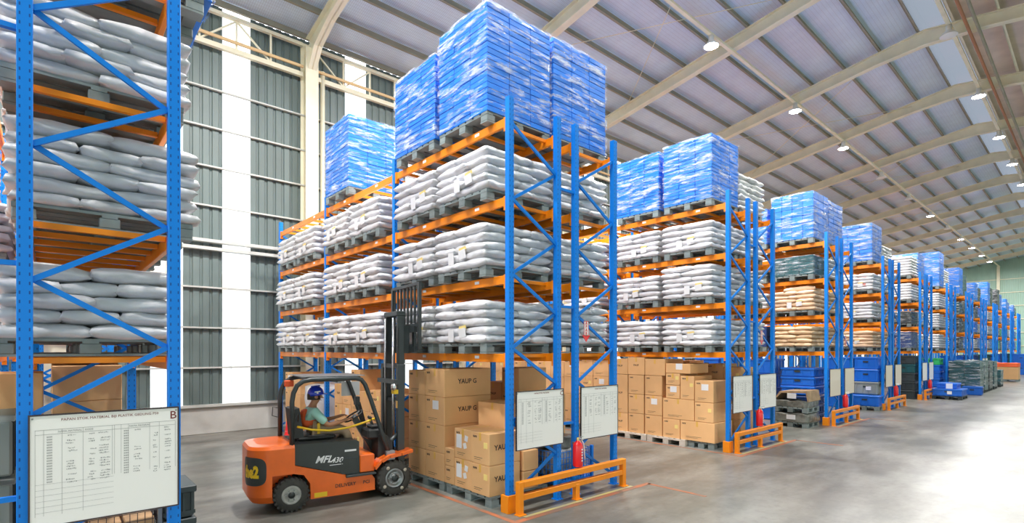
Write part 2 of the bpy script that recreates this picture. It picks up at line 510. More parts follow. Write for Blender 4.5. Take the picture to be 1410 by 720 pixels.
for a, b in strips + [(YE, YE)]:
    w = a - cur
    if w > 0.05:
        n = max(1, math.ceil(w / 1.06))
        for i in range(n):
            put('wall_panel', corr_mesh(w / n, WTOP - 0.77, 'clad_dark'), wl, (0, cur + i * w / n, 0.77))
    if b > a:
        put('translucent_sheet', corr_mesh(b - a, WTOP - 0.77, 'clear_sheet', 0.25, 0.02), wl, (0, a, 0.77))
    cur = b
MB().box(-0.25, 0.06, YB, YE, 0, 0.77, c=0.015).build('curb', 'concrete_wall', wl)
MB().box(-0.02, 0.14, YB, YE, 0.77, 0.84).build('sill_channel', 'girt_grey', wl)
for z in (1.89, 3.03, 4.18, 6.52, 7.65, 8.77, 9.88):
    MB().box(0.01, 0.10, YB, YE, z - 0.022, z + 0.022).build('girt', 'girt_grey', wl)
for z in (5.28, 5.5):
    MB().box(0.01, 0.22, YB, YE, z - 0.045, z + 0.045).build('girt', 'girt_grey', wl)
for yc in COLY:
    m = MB()
    m.box(0.02, 0.06, yc - 0.2, yc + 0.2, 0, 12.2).box(0.46, 0.50, yc - 0.2, yc + 0.2, 0, 11.9).box(0.06, 0.46, yc - 0.02, yc + 0.02, 0, 12.1)
    m.build('column', 'steel_cream', wl)
    MB().tube([(0.22, yc + 0.44, 0), (0.22, yc + 0.44, 11.4)], 0.075, 8).build('downpipe', 'steel_cream', wl)
    if yc == COLY[-1]: continue
    y0, y1 = yc + 0.2, yc + 5.9
    xx = 0.2
    for z, hh in ((11.1, 0.14), (12.05, 0.1)):
        MB().box(xx - 0.06, xx + 0.06, y0, y1, z - hh / 2, z + hh / 2).build('truss_chord', 'steel_cream', wl)
    MB().box(xx + 0.07, xx + 0.12, y0, y1, 11.28, 11.36).build('cable_tray', 'house_tan', wl)
    n = 6
    for i in range(n + 1):
        y = y0 + (y1 - y0) * i / n
        if 0 < i < n: MB().bar((xx, y, 11.12), (xx, y, 12.02), 0.05, 0.05).build('truss_web', 'steel_cream', wl)
        if i < n:
            ya, yb_ = (y, y + (y1 - y0) / n)
            za, zb = (12.0, 11.15) if i % 2 == 0 else (11.15, 12.0)
            if i in (0, 1, 3, 4): MB().bar((xx, ya, za), (xx, yb_, zb), 0.045, 0.045).build('truss_web', 'steel_cream', wl)
# short bracket hanging from the double girt
MB().box(0.2, 0.3, 2.35, 2.42, 4.2, 5.3).bar((0.25, 2.39, 5.0), (0.25, 2.6, 5.3), 0.05, 0.05).build('hanger_post', 'steel_cream', wl)

# ------------------------------------------------------------------ far, back and right walls
we = tag(empty('wall_far', (0, YE, 0)), 'pale green ribbed end wall with cream posts', kind='structure')
x = XW
while x < XR - 0.01:
    w = min(1.05, XR - x)
    zt = max(rafter_z(x), rafter_z(x + w)) + RD + PD + 0.05
    o = put('wall_panel', corr_mesh(w, zt, 'clad_green', 0.21), we, (x, 0, 0), (0, 0, -R90))
    o.rotation_euler = (0, 0, R90); o.location = (x + w, 0.0, 0); 
    x += w
for z in (1.2, 2.9, 4.6, 6.3, 8.0, 9.7, 11.4):
    MB().box(XW, XR, -0.14, -0.04, z - 0.04, z + 0.04).build('girt', 'steel_cream', we)
for x in (-16.8, -12.9, -8.9, -4.4, 0.2, 4.6):
    MB().box(x - 0.15, x + 0.15, -0.4, -0.1, 0, rafter_z(x)).build('column', 'steel_cream', we)
MB().box(-7.2, -6.9, -0.5, -0.42, 0.05, 4.2).build('sheet_door', 'bin_green', we)

wb = MB()  # gateway is out of view, added to let daylight onto the rack fronts
for (x0, x1, z0, z1) in ((XW, -11, 0, 12.4), (-11, 6.5, 7.0, 12.9), (6.5, XR, 0, 12.9), (-11, 6.5, 12.9, 14.4)):
    if z1 > 13: wb.prism([(XW, 12.4), (XRIDGE, 14.5), (XR, 12.9)], YB - 0.1, YB, 'y')
    else: wb.box(x0, x1, YB - 0.1, YB, z0, z1)
o = wb.build('wall_back', 'clad_green'); tag(o, 'unseen end wall with gateway added for daylight', kind='structure')
wr = MB().box(XR, XR + 0.1, YB, YE, 3.4, 12.9)  # out-of-view bay openings below, added and sized to let daylight in
for k in range(18):
    wr.box(XR - 0.2, XR + 0.2, YB + 6.1 * k - 0.2, YB + 6.1 * k + 0.2, 0, 12.6)
    if k % 2 != 1: wr.box(XR, XR + 0.1, YB + 6.1 * k, YB + 6.1 * k + 6.1, 0, 3.4)
o = wr.build('wall_right', 'clad_green'); tag(o, 'unseen side wall with openings added for daylight', kind='structure')

# ------------------------------------------------------------------ roof
ce = tag(empty('ceiling'), 'pitched foil-lined roof on cream rafters', kind='structure')
def rafter_mesh():
    m = MB()
    low = [(XW + 0.3, rafter_z(XW) - 0.75), (XW + 1.0, rafter_z(XW + 1.0) - 0.18), (XW + 2.0, rafter_z(XW + 2.0)), (XRIDGE - 1.6, rafter_z(XRIDGE - 1.6)),
           (XRIDGE, rafter_z(XRIDGE) - 0.12), (XRIDGE + 1.6, rafter_z(XRIDGE + 1.6)), (XR, rafter_z(XR))]
    top = [(x, rafter_z(x) + RD) for x in (XW + 0.3, XW + 1.0, XW + 2.0, XRIDGE - 1.6, XRIDGE, XRIDGE + 1.6, XR)]
    for i in range(len(low) - 1):
        a, b, c, d = low[i], low[i + 1], top[i + 1], top[i]
        m.prism([a, b, c, d], -0.012, 0.012, 'y')
        m.prism([a, b, (b[0], b[1] + 0.03), (a[0], a[1] + 0.03)], -0.13, 0.13, 'y')
        m.prism([(d[0], d[1] - 0.03), (c[0], c[1] - 0.03), c, d], -0.13, 0.13, 'y')
    return m.mesh('rafter', 'steel_cream')
RM = rafter_mesh()
for yc in COLY: put('rafter', RM, ce, (0, yc, 0))
purl = [-16.8] + [-15.6 + 1.22 * k for k in range(10)] + [-3.6, -2.4, -1.1, 0.2, 1.5, 2.8, 4.1, 5.4, 6.7, 8.0]
for x in purl:
    z = rafter_z(x) + RD
    MB().box(x - 0.012, x + 0.012, YB, YE, z, z + PD).box(x, x + 0.07, YB, YE, z, z + 0.012).build('purlin', 'purlin_tan' if x < -4 else 'steel_cream', ce)
def sheet(x0, x1, m, name):
    za, zb = rafter_z(x0) + RD + PD, rafter_z(x1) + RD + PD
    key = ('rs', round(x0, 2), m)
    if key not in CACHE:
        mm = MB()
        # shallow sag between purlins and lap joints along the bay
        n, k = 4, 4
        vs = []
        for j in range(k + 1):
            for i in range(n + 1):
                t = i / n
                vs.append((x0 + (x1 - x0) * t, -3.05 + 6.1 * j / k, za + (zb - za) * t + 0.03 - 0.03 * 4 * t * (1 - t) * 0.5))
        fs = [(j * (n + 1) + i, j * (n + 1) + i + 1, (j + 1) * (n + 1) + i + 1, (j + 1) * (n + 1) + i) for j in range(k) for i in range(n)]
        mm.add(vs, fs, 0, True)
        mm.add([(q[0], q[1], q[2] + 0.02) for q in vs], [f[::-1] for f in fs], 0, True)
        CACHE[key] = mm.mesh(name, m)
    return CACHE[key]
edges = [XW] + purl[1:11] + [XRIDGE]
for k in range(-1, 17):
    yc = 6.2 + 6.1 * (k - 3) + 3.05
    if yc > YE or yc < YB - 1: continue
    for i in range(len(edges) - 1):
        put('roof_sheet', sheet(edges[i], edges[i + 1], 'roof_foil' if i < len(edges) - 2 else 'ridge_sheet', 'roof_sheet'), ce, (0, yc, 0))
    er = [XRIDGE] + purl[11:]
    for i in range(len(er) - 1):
        put('roof_sheet', sheet(er[i], er[i + 1] if i < len(er) - 2 else XR + 0.05, 'ridge_sheet' if i in (0, 4) else 'warm_lit_sheet', 'roof_sheet'), ce, (0, yc, 0))
# ridge pipes, cable conduit under the roof, wind bracing rods
for x, c in ((-3.1, 'rust'), (-2.85, 'purlin_tan')):
    MB().tube([(x, YB, rafter_z(x) - 0.15), (x, YE, rafter_z(x) - 0.15)], 0.05, 6).build('ridge_pipe', c, ce)
for x in (-8.8, -3.55):
    z = rafter_z(x) - 0.06
    MB().box(x - 0.06, x + 0.06, YB, YE, z - 0.04, z + 0.04).build('cable_conduit', 'steel_cream', ce)
for k, yc in enumerate(COLY[3:12]):
    if k % 2 == 1:
        for a, b in (((-13.5, yc), (-6.0, yc + 6.1)), ((-6.0, yc), (-13.5, yc + 6.1))):
            MB().tube([(a[0], a[1], rafter_z(a[0]) + 0.3), (b[0], b[1], rafter_z(b[0]) + 0.3)], 0.012, 5).build('bracing_rod', 'steel_cream', ce)

# ------------------------------------------------------------------ high-bay lamps
def lamp(x, y, lit, label, power=LAMP_W):
    z = rafter_z(x) - 0.10
    t = empty('high_bay_lamp', (x, y, z)); tag(t, label, 'lamp', 'high bay lamps under the roof')
    MB().lathe([(0.0, 0.0), (0.09, 0.0), (0.09, -0.16), (0.12, -0.2), (0.25, -0.34), (0.26, -0.36), (0.235, -0.36), (0.11, -0.22)], 16).build('housing', 'lamp_off', t)
    MB().lathe([(0.235, -0.355), (0.15, -0.375), (0.0, -0.38)], 16).build('lens', 'lamp_glass' if lit else 'lamp_off', t)
    if lit:
        l = bpy.data.lights.new('lamp_light', 'AREA'); l.shape = 'DISK'; l.size = 0.45; l.energy = power; l.color = (1, 0.985, 0.95)
        lo = bpy.data.objects.new('lamp_light', l); COL.objects.link(lo); lo.parent = t; lo.location = (0, 0, -0.40)
lampY = [-8.6, -2.2, 4.2, 10.6, 16.8, 24.1, 30.4, 37.3, 44.0, 50.8, 57.3, 63.7, 70.0, 76.5, 82.5]
for i, y in enumerate(lampY):
    lamp(-8.8, y, i not in (7, 8, 10), ('%s %s ceiling lamp from the near end, on the rack-side conduit' % (ORD[i] if i < 12 else ['thirteenth', 'fourteenth', 'fifteenth'][i - 12], 'lit' if i not in (7, 8, 10) else 'unlit')))
lampY2 = [-8.6, -2.2, 4.2, 10.6, 17.0, 23.4, 30.0, 36.6, 42.5, 48.2, 55.0, 62.0, 69.0, 76.0, 83.0]
for i, y in enumerate(lampY2):
    lamp(-3.55, y, i != 5, ('%s %s ceiling lamp from the near end, on the ridge conduit' % (ORD[i] if i < 12 else ['thirteenth', 'fourteenth', 'fifteenth'][i - 12], 'lit' if i != 5 else 'unlit')), LAMP_W * 0.5)

# ------------------------------------------------------------------ pallet racks
def beam_mesh():
    if 'beam' not in CACHE:
        L = BAY - 0.09
        m = MB().box(0, -L, -0.025, 0.025, -0.13, 0, c=0.006)
        for x in (0.0, -L + 0.05):
            m.box(x, x - 0.05, -0.034, 0.030, -0.20, 0.01)
        CACHE['beam'] = m.mesh('beam', 'rack_orange')
    return CACHE['beam']
def upright_mesh(sgn):
    key = 'upr%d' % sgn
    if key not in CACHE:
        # open C section, mouth towards the rack's inside
        m = MB().box(-0.045, 0.045, -0.05, 0.05, 0.012, HU, c=0.004)
        m.box(-0.07, 0.07, -0.065, 0.065, 0, 0.012)
        CACHE[key] = m.mesh('upright', 'upright_blue')
    return CACHE[key]
def rack(y0, row, label, nb=3, frames=4, bars=7, barbays=3, group='pallet racks'):
    """row 1 faces -Y, row 2 faces +Y"""
    if row == 1: yf, yb = 0.0, 1.02; base = y0
    else: yf, yb = 1.03, 0.0; base = y0 + 1.45
    t = empty('pallet_rack', (XE, base, 0)); tag(t, label, 'pallet rack', group)
    sg = 1 if row == 1 else -1
    for k in range(nb + 1):
        x = -BAY * k
        for y in (yf, yb): put('upright', upright_mesh(1), t, (x, y, 0))
        if k < frames:
            L = math.hypot(0.93, 0.555); ang = math.atan2(0.555, 0.93)
            zn = 0.20; side = 0
            i = 0
            while zn + 0.555 < HU:
                ya, yb_ = (yf, yb) if i % 2 == 0 else (yb, yf)
                s = 1 if yb_ > ya else -1
                # braces rise from ya to yb_
                me = barmesh('brace', L, 0.03, 0.045, 'rack_blue')
                o = put('brace', me, t, (x + (0.012 if i % 2 else -0.012), ya + s * 0.045, zn))
                o.rotation_euler = (0, -ang, s * R90)
                zn += 0.555; i += 1
    for k in range(nb):
        for lz in LV:
            for j, y in enumerate((yf, yb)):
                d = -sg * 0.052 if j == 0 else sg * 0.052
                put('beam', beam_mesh(), t, (-BAY * k - 0.045, y + d * 0.0, lz))
            if k < barbays:
                nbars = bars
                for i in range(nbars):
                    xx = -BAY * k - 0.25 - (BAY - 0.5) * i / (nbars - 1)
                    put('support_bar', boxmesh('support_bar', 0.05, 0.96, 0.05, 'rack_orange'), t, (xx, (yf + yb) / 2, lz - 0.035))
            if bars > 5 and k < 3:
                put('beam_label', boxmesh('beam_label', 0.11, 0.003, 0.045, 'paper'), t, (-BAY * k - 0.75, yf - sg * 0.0275, lz - 0.055))
                put('beam_label', boxmesh('beam_label', 0.11, 0.003, 0.045, 'paper'), t, (-BAY * k - 2.3, yf - sg * 0.0275, lz - 0.055))
    # row spacers between back-to-back rows
    if row == 1:
        for z in (1.2, 3.1, 5.0):
            put('row_spacer', boxmesh('row_spacer', 0.05, 0.33, 0.04, 'rack_blue'), t, (0, yb + 0.215, z))
    return t
def foot_guard(y, sg, label):
    m = MB()
    m.box(-0.085, 0.075, -0.10, -0.07, 0, 0.26, c=0.004).box(0.055, 0.085, -0.07, 0.07, 0, 0.26).box(-0.085, -0.055, -0.07, 0.02, 0, 0.26)
    o = m.build('post_protector', 'guard_orange', None, (XE, y, 0)); o.scale = (1, sg, 1)
    tag(o, label, 'post protector', 'orange rack post protectors')
def end_guard(y0, label):
    t = empty('rack_end_guard', (XE + 0.2, y0, 0)); tag(t, label, 'guard rail', 'orange end guards')
    L = 2.5
    for y in (0.02, L / 2, L - 0.02):
        put('post', boxmesh('post', 0.09, 0.09, 0.48 if y != L / 2 else 0.25, 'guard_orange', 0.006), t, (0, y, 0.24 if y != L / 2 else 0.125))
        put('base_plate', boxmesh('base_plate', 0.12, 0.14, 0.012, 'guard_orange'), t, (0.02, y, 0.006))
    put('rail', boxmesh('rail', 0.09, L - 0.04 - 0.09, 0.09, 'guard_orange', 0.006), t, (0, L / 2, 0.435))
    put('rail', boxmesh('rail', 0.08, L - 0.04 - 0.09, 0.085, 'guard_orange', 0.006), t, (0, L / 2, 0.25))

RY = {'B': -1.6, 'C': 5.1, 'D': 11.92, 'E': 18.48, 'F': 24.9, 'G': 31.3, 'H': 37.8, 'I': 44.0, 'J': 50.2, 'K': 56.5, 'L': 62.5, 'M': 68.4, 'N': 74.4}
RN = {'B': 'left foreground rack', 'C': 'forklift rack'}
for i, k in enumerate('DEFGHIJKLMN'): RN[k] = '%s rack beyond' % ORD[i]
ROWN = {1: 'near row of', 2: 'far row of'}
for k, y0 in RY.items():
    near = k in 'BCD'
    mid = k in 'EF'
    for row in (1, 2):
        rack(y0, row, 'blue and orange pallet rack, %s the %s' % (ROWN[row], RN[k]),
             3, 4 if near else (2 if mid else 1), 7 if near else 5, 3 if near else 1)
    if k != 'B':
        end_guard(y0, 'orange steel end guard at the foot of the %s' % RN[k])
        foot_guard(y0, 1, 'orange post protector at front corner of the %s' % RN[k])

# ------------------------------------------------------------------ pallets
def pallet(x, y, z, label, sx=1.3, sy=1.36, m='pallet_grey', group='pallets', rz=0):
    t = empty('pallet', (x, y, z), rz); tag(t, label, 'pallet', group)
    key = ('deck', sx, sy, m)
    if key not in CACHE:
        d = MB(); n = 7; w = sx / (n + (n - 1) * 0.25)
        for i in range(n):
            x0 = -sx / 2 + i * w * 1.25
            d.box(x0, x0 + w, -sy / 2, sy / 2, 0.135, 0.16)
        d.box(-sx / 2, sx / 2, -sy / 2, -sy / 2 + 0.12, 0.115, 0.135).box(-sx / 2, sx / 2, sy / 2 - 0.12, sy / 2, 0.115, 0.135).box(-sx / 2, sx / 2, -0.06, 0.06, 0.115, 0.135)
        CACHE[key] = d.mesh('top_deck', m)
        s = MB()
        s.box(-0.08, 0.08, -sy / 2, sy / 2, 0, 0.022)
        for q in (-sy / 2 + 0.08, 0, sy / 2 - 0.08): s.box(-0.08, 0.08, q - 0.08, q + 0.08, 0.022, 0.115, c=0.008)
        CACHE[key + ('s',)] = s.mesh('skid', m)
    put('top_deck', CACHE[key], t)
    for q in (-sx / 2 + 0.08, 0, sx / 2 - 0.08): put('skid', CACHE[key + ('s',)], t, (q, 0, 0))
    return t

# ------------------------------------------------------------------ sacks
def sack_mesh(L, W, H, seed, m, nx=9, ny=6):
    key = ('sack', L, W, H, seed, m, nx)
    if key in CACHE: return CACHE[key]
    rnd = random.Random(seed)
    ph = [rnd.uniform(0, 6.28) for _ in range(8)]
    vs = []; fs = []
    idx = {}
    for side in (1, -1):
        for j in range(ny + 1):
            for i in range(nx + 1):
                u = math.sin((i / nx * 2 - 1) * R90); v = math.sin((j / ny * 2 - 1) * R90)
                rim = i in (0, nx) or j in (0, ny)
                if side == -1 and rim: continue
                e = max(0.0, (1 - abs(u) ** 3.2) * (1 - abs(v) ** 3.0)) ** 0.30
                wob = 0.10 * math.sin(3.1 * u + ph[0] + 2 * v) + 0.07 * math.sin(5.3 * v + ph[1] - u * 2) + 0.06 * math.sin(7 * u + ph[2])
                z = side * H / 2 * e * (1 + wob * (1.0 if side > 0 else 0.6))
                pinch = 1 - 0.07 * (1 - abs(u)) * abs(v) ** 4 + 0.03 * math.sin(4 * u + ph[3])
                pinchu = 1 - 0.05 * (1 - abs(v)) * abs(u) ** 4 + 0.02 * math.sin(4 * v + ph[4])
                x = u * L / 2 * pinchu; y = v * W / 2 * pinch
                if rim: z = -H * 0.10 + H * 0.14 * math.sin(4.2 * (u if j in (0, ny) else v) + ph[5])
                idx[(side, i, j)] = len(vs); vs.append((x, y, z))
    for side in (1, -1):
        g = lambda i, j: idx.get((side, i, j), idx.get((1, i, j)))
        for j in range(ny):
            for i in range(nx):
                q = (g(i, j), g(i + 1, j), g(i + 1, j + 1), g(i, j + 1))
                fs.append(q if side == 1 else q[::-1])
    CACHE[key] = MB().add(vs, fs, 0, True).mesh('sack', m)
    return CACHE[key]
def layer_slots(flip, W=1.32, D=1.40):
    out = []
    a, b = W * 0.60, W * 0.40
    s = -1 if flip else 1
    for i in range(3): out.append((s * (W / 2 - a / 2), -D / 2 + D * (i + 0.5) / 3, a, D / 3, 0))
    for i in range(2): out.append((-s * (W / 2 - b / 2), -D / 2 + D * (i + 0.5) / 2, D / 2, b, 1))
    return out
SACKN = [0]
def sack_stack(x, y, z, label, m='sack_white', layers=5, lh=0.132, group='sack stacks', labels=True, joined=False, stripe=False, W=1.32, D=1.40, rz=0.0, face=-1, heap=False, scat='sack stack'):
    SACKN[0] += 1
    sd = SACKN[0]
    rnd = random.Random(sd * 13 + 5)
    H = lh * 1.2
    if joined:
        key = ('stk', m, layers, lh, W, D, sd % 2)
        if key not in CACHE:
            mm = MB()
            for l in range(layers):
                for (cx, cy, L, Wd, r) in layer_slots(l % 2 == 1, W, D):
                    me = sack_mesh(round(L + 0.05, 3), round(Wd + 0.05, 3), H, (l + int(cx * 10)) % 3, m, 6)
                    for_v = [Matrix.Translation((cx, cy, lh * (l + 0.5))) @ Matrix.Rotation(R90 * r, 4, 'Z') @ q.co for q in me.vertices]
                    mm.add(for_v, [tuple(p.vertices) for p in me.polygons], 0, True)
            CACHE[key] = mm.mesh('sack_stack', m)
        o = put('sack_stack', CACHE[key], None, (x, y, z), (0, 0, rz)); tag(o, label, scat, group)
        return o
    t = empty('sack_stack', (x, y, z), rz); tag(t, label, scat, group)
    for l in range(layers):
        if heap and l == layers - 1:
            put('sack', sack_mesh(0.95, 0.6, H * 1.2, 1, m), t, (0.1, -0.3, lh * (l + 0.55)), (0.06, -0.05, 0.3))
            put('sack', sack_mesh(0.9, 0.6, H * 1.1, 2, m), t, (0.15, 0.35, lh * (l + 0.5)), (0, 0.05, -0.2))
            break
        for (cx, cy, L, Wd, r) in layer_slots((l + sd) % 2 == 1, W, D):
            v = rnd.randrange(4)
            o = put('sack', sack_mesh(round(L + 0.05, 3), round(Wd + 0.05, 3), H, v, m), t,
                    (cx + rnd.uniform(-.02, .02), cy + rnd.uniform(-.02, .02), lh * (l + 0.5) + rnd.uniform(-.006, .006)),
                    (rnd.uniform(-.03, .03), rnd.uniform(-.03, .03), R90 * r + rnd.uniform(-.04, .04) + (math.pi if rnd.random() < .5 else 0)))
            if stripe and l in (1, 3) and r == 0 and cy * face > 0.2:
                put('printed_band', boxmesh('printed_band', 0.34, 0.012, H * 0.6, 'print_red'), o, (0, -Wd / 2 * 0.96 * math.copysign(1, math.cos(o.rotation_euler[2])) , 0))
    if labels:
        zc = lh * (0.9 + rnd.random() * 0.7); xo = rnd.uniform(-0.35, 0.1)
        yf = face * (D / 2 + 0.035)
        put('paper_label', boxmesh('paper_label', 0.15, 0.004, 0.20, 'paper'), t, (xo, yf, zc), (face * -0.08, 0.06, 0))
        put('paper_label', boxmesh('paper_label', 0.18, 0.004, 0.14, 'paper'), t, (xo + 0.30, yf, zc + 0.04), (face * -0.1, -0.12, 0))
        put('paper_label', boxmesh('paper_label_strip', 0.18, 0.005, 0.05, 'paper_yellow'), t, (xo + 0.312, yf, zc + 0.125), (face * -0.1, -0.12, 0))
    return t

# ------------------------------------------------------------------ wrapped blue crate stacks
def film_mesh(W, D, H, seed):
    key = ('film', round(W, 2), round(D, 2), round(H, 2), seed)
    if key in CACHE: return CACHE[key]
    n, k = 14, 18
    loop = []
    for i in range(n): loop.append((-W / 2 + W * i / n, -D / 2))
    for i in range(n): loop.append((W / 2, -D / 2 + D * i / n))
    for i in range(n): loop.append((W / 2 - W * i / n, D / 2))
    for i in range(n): loop.append((-W / 2, D / 2 - D * i / n))
    N = len(loop); vs = []; fs = []
    for j in range(k + 1):
        for (x, y) in loop:
            z = H * j / k
            q = noise.noise(Vector((x * 3 + seed * 7.1, y * 3, z * 9 + x * 2 + y * 2))) * 0.012 + 0.012
            r = math.hypot(x, y); b = 1 + q / r
            if j == 0: b *= 1.0 + 0.01 * math.sin(x * 20 + y * 17)
            vs.append((x * b, y * b, z + (0.02 * noise.noise(Vector((x * 4, y * 4, seed))) if j == 0 else 0) - (0.0 if j < k else -0.01)))
    for j in range(k):
        for i in range(N): fs.append((j * N + i, j * N + (i + 1) % N, (j + 1) * N + (i + 1) % N, (j + 1) * N + i))
    m = MB().add(vs, fs, 0, True)
    m.v.append((0, 0, H + 0.015)); c = len(m.v) - 1
    for i in range(N): m.f.append([k * N + i, k * N + (i + 1) % N, c]); m.m.append(0); m.smooth.append(True)
    CACHE[key] = m.mesh('stretch_film', 'film')
    return CACHE[key]
CRN = [0]
def crate_stack(x, y, z, W, D, H, label, cols=3, rows=3, layers=19, m='crate_blue', group='wrapped crate stacks', film=True, cat='crate stack', name='wrapped_crate_stack', rz=0.0):
    CRN[0] += 1
    t = empty(name, (x, y, z), rz); tag(t, label, cat, group)
    w, d, h = W / cols, D / rows, H / layers
    me = boxmesh('crate', w - 0.010, d - 0.010, h - (0.006 if layers > 12 else 0.012), m, 0.005)
    rnd = random.Random(CRN[0])
    for l in range(layers):
        for i in range(cols):
            for j in range(rows):
                if 0 < i < cols - 1 and 0 < j < rows - 1 and l < layers - 1: continue
                put('crate', me, t, (-W / 2 + w * (i + .5) + rnd.uniform(-.004, .004), -D / 2 + d * (j + .5) + rnd.uniform(-.004, .004), h * (l + .5)))
    if film: put('stretch_film', film_mesh(W + 0.015, D + 0.015, H, CRN[0] % 5), t)
    return t

# ------------------------------------------------------------------ load the shelves
SHELF = ['lowest shelf', 'second shelf', 'third shelf', 'top shelf']
SLOT = [0.97, 2.43]
def slot_xy(k, row, bay, s):
    return XE - BAY * bay - SLOT[s], RY[k] + (0.51 if row == 1 else 1.965)
def where(k, row, lv, bay, s):
    return '%s, %s from aisle, %s %s' % (SHELF[lv], ORD[bay * 2 + s], ROWN[row].replace(' of', ','), RN[k])
def shelf_sacks(k, row, lv, bay, s, m='sack_white', what='white sacks', dx=0, dy=0, pal='pallet_grey', **kw):
    x, y = slot_xy(k, row, bay, s)
    w = where(k, row, lv, bay, s)
    pallet(x + dx, y + dy, LV[lv], 'pallet under %s: %s' % (' '.join(what.split()[:2]) if len(what.split()) > 3 else what, w), 1.28, 1.34, pal)
    return sack_stack(x + dx, y + dy, LV[lv] + 0.16, '%s, %s' % (what, w), m, face=-1 if row == 1 else 1, **kw)
def shelf_crates(k, row, lv, bay, s, H, W=1.3, D=1.36, what='wrapped blue crates', pal='pallet_grey', dx=0, dy=0, **kw):
    x, y = slot_xy(k, row, bay, s)
    w = where(k, row, lv, bay, s)
    pallet(x + dx, y + dy, LV[lv], 'pallet under %s: %s' % (' '.join(what.split()[:2]) if len(what.split()) > 3 else what, w), 1.28, 1.34, pal)
    return crate_stack(x + dx, y + dy, LV[lv] + 0.16, W, D, H, '%s, %s' % (what, w), **kw)

# left foreground rack
for lv, dy, lay in ((0, -0.08, 5), (1, 0.06, 6), (2, -0.02, 5)):
    for bay in (0, 1):
        for s in (0, 1):
            if bay == 1 and s == 1: continue
            shelf_sacks('B', 2, lv, bay, s, 'sack_dull', 'greyish film-wrapped sacks', dy=dy, layers=lay, labels=False, D=1.26 if lv == 0 else 1.40, lh=0.132 if lay == 5 else 0.125)
for lv in (0, 1): shelf_sacks('B', 1, lv, 1, 0, 'sack_dull', 'greyish film-wrapped sacks', layers=5, labels=False)
shelf_crates('B', 2, 3, 0, 0, 1.5, D=1.5, dy=0.16, layers=6)
shelf_crates('B', 2, 3, 0, 1, 1.5, D=1.5, dy=0.16, layers=6)
# forklift rack
for lv in range(3):
    for bay in range(3):
        for s in (0, 1):
            shelf_sacks('C', 1, lv, bay, s, 'sack_white', 'white sacks', dy=random.uniform(-.03, .02), layers=5)
    for s in (0, 1):
        shelf_sacks('C', 2, lv, 0, s, 'sack_white', 'white sacks', layers=5, labels=False)
shelf_crates('C', 1, 3, 0, 0, 1.66)
shelf_crates('C', 1, 3, 0, 1, 1.45, W=1.38)
shelf_crates('C', 1, 3, 1, 1, 1.6)
shelf_crates('C', 2, 3, 0, 0, 1.68, D=1.40)
# first rack beyond
for lv in range(3):
    for s in (0, 1):
        shelf_sacks('D', 1, lv, 0, s, layers=6 if (lv, s) == (1, 0) else 5)
    shelf_sacks('D', 2, lv, 0, 0, layers=5, labels=False)
    shelf_sacks('D', 1, lv, 1, 0, layers=5)
shelf_crates('D', 1, 3, 0, 0, 1.54)
shelf_crates('D', 1, 3, 0, 1, 1.5, W=1.34)
shelf_sacks('D', 2, 3, 0, 0, layers=7, labels=False)
# second rack beyond
shelf_crates('E', 1, 3, 0, 0, 1.5, layers=6, cols=4, rows=3)
shelf_crates('E', 1, 3, 0, 1, 1.2, layers=6, what='film-hazed blue crates')
shelf_crates('E', 2, 3, 0, 0, 1.45, layers=10)
shelf_crates('E', 1, 2, 0, 0, 0.62, layers=3, m='bin_teal', what='film-wrapped teal bins')
shelf_crates('E', 1, 2, 0, 1, 0.45, layers=3, m='bin_black', what='dark wrapped bins')
shelf_sacks('E', 1, 1, 0, 0, 'sack_peach_lit', 'heaped peach-lit sacks', layers=6, heap=True, pal='pallet_grey')
shelf_sacks('E', 1, 1, 0, 1, 'sack_white', 'white and red sacks', layers=5, stripe=True)
shelf_sacks('E', 1, 0, 0, 0, 'sack_tan', 'tan sacks in two piles', layers=5, labels=False, W=1.2)
shelf_crates('E', 1, 0, 0, 1, 0.7, layers=2, cols=2, rows=2, m='bin_navy', what='navy bins', film=False)
shelf_sacks('E', 2, 0, 0, 0, 'sack_peach_lit', 'peach-lit sacks', labels=False)
shelf_sacks('E', 2, 1, 0, 0, 'sack_peach_lit', 'peach-lit sacks', labels=False)
shelf_sacks('E', 2, 2, 0, 0, 'sack_white', 'white and red sacks', stripe=True, labels=False)
# third rack beyond
shelf_crates('F', 1, 3, 0, 0, 1.5, layers=10)
shelf_sacks('F', 2, 3, 0, 0, 'sack_white', 'film-hazed white sacks', layers=6, labels=False)
for lv in (1, 2):
    shelf_sacks('F', 1, lv, 0, 0, 'sack_white', 'white sacks with red bands', stripe=True)
shelf_sacks('F', 1, 0, 0, 0, 'sack_peach_lit', 'peach-lit sacks')
for lv in (0, 1): shelf_sacks('F', 2, lv, 0, 0, 'sack_peach_lit', 'peach-lit sacks', labels=False)
shelf_sacks('F', 2, 2, 0, 0, 'sack_white', 'white sacks', labels=False)
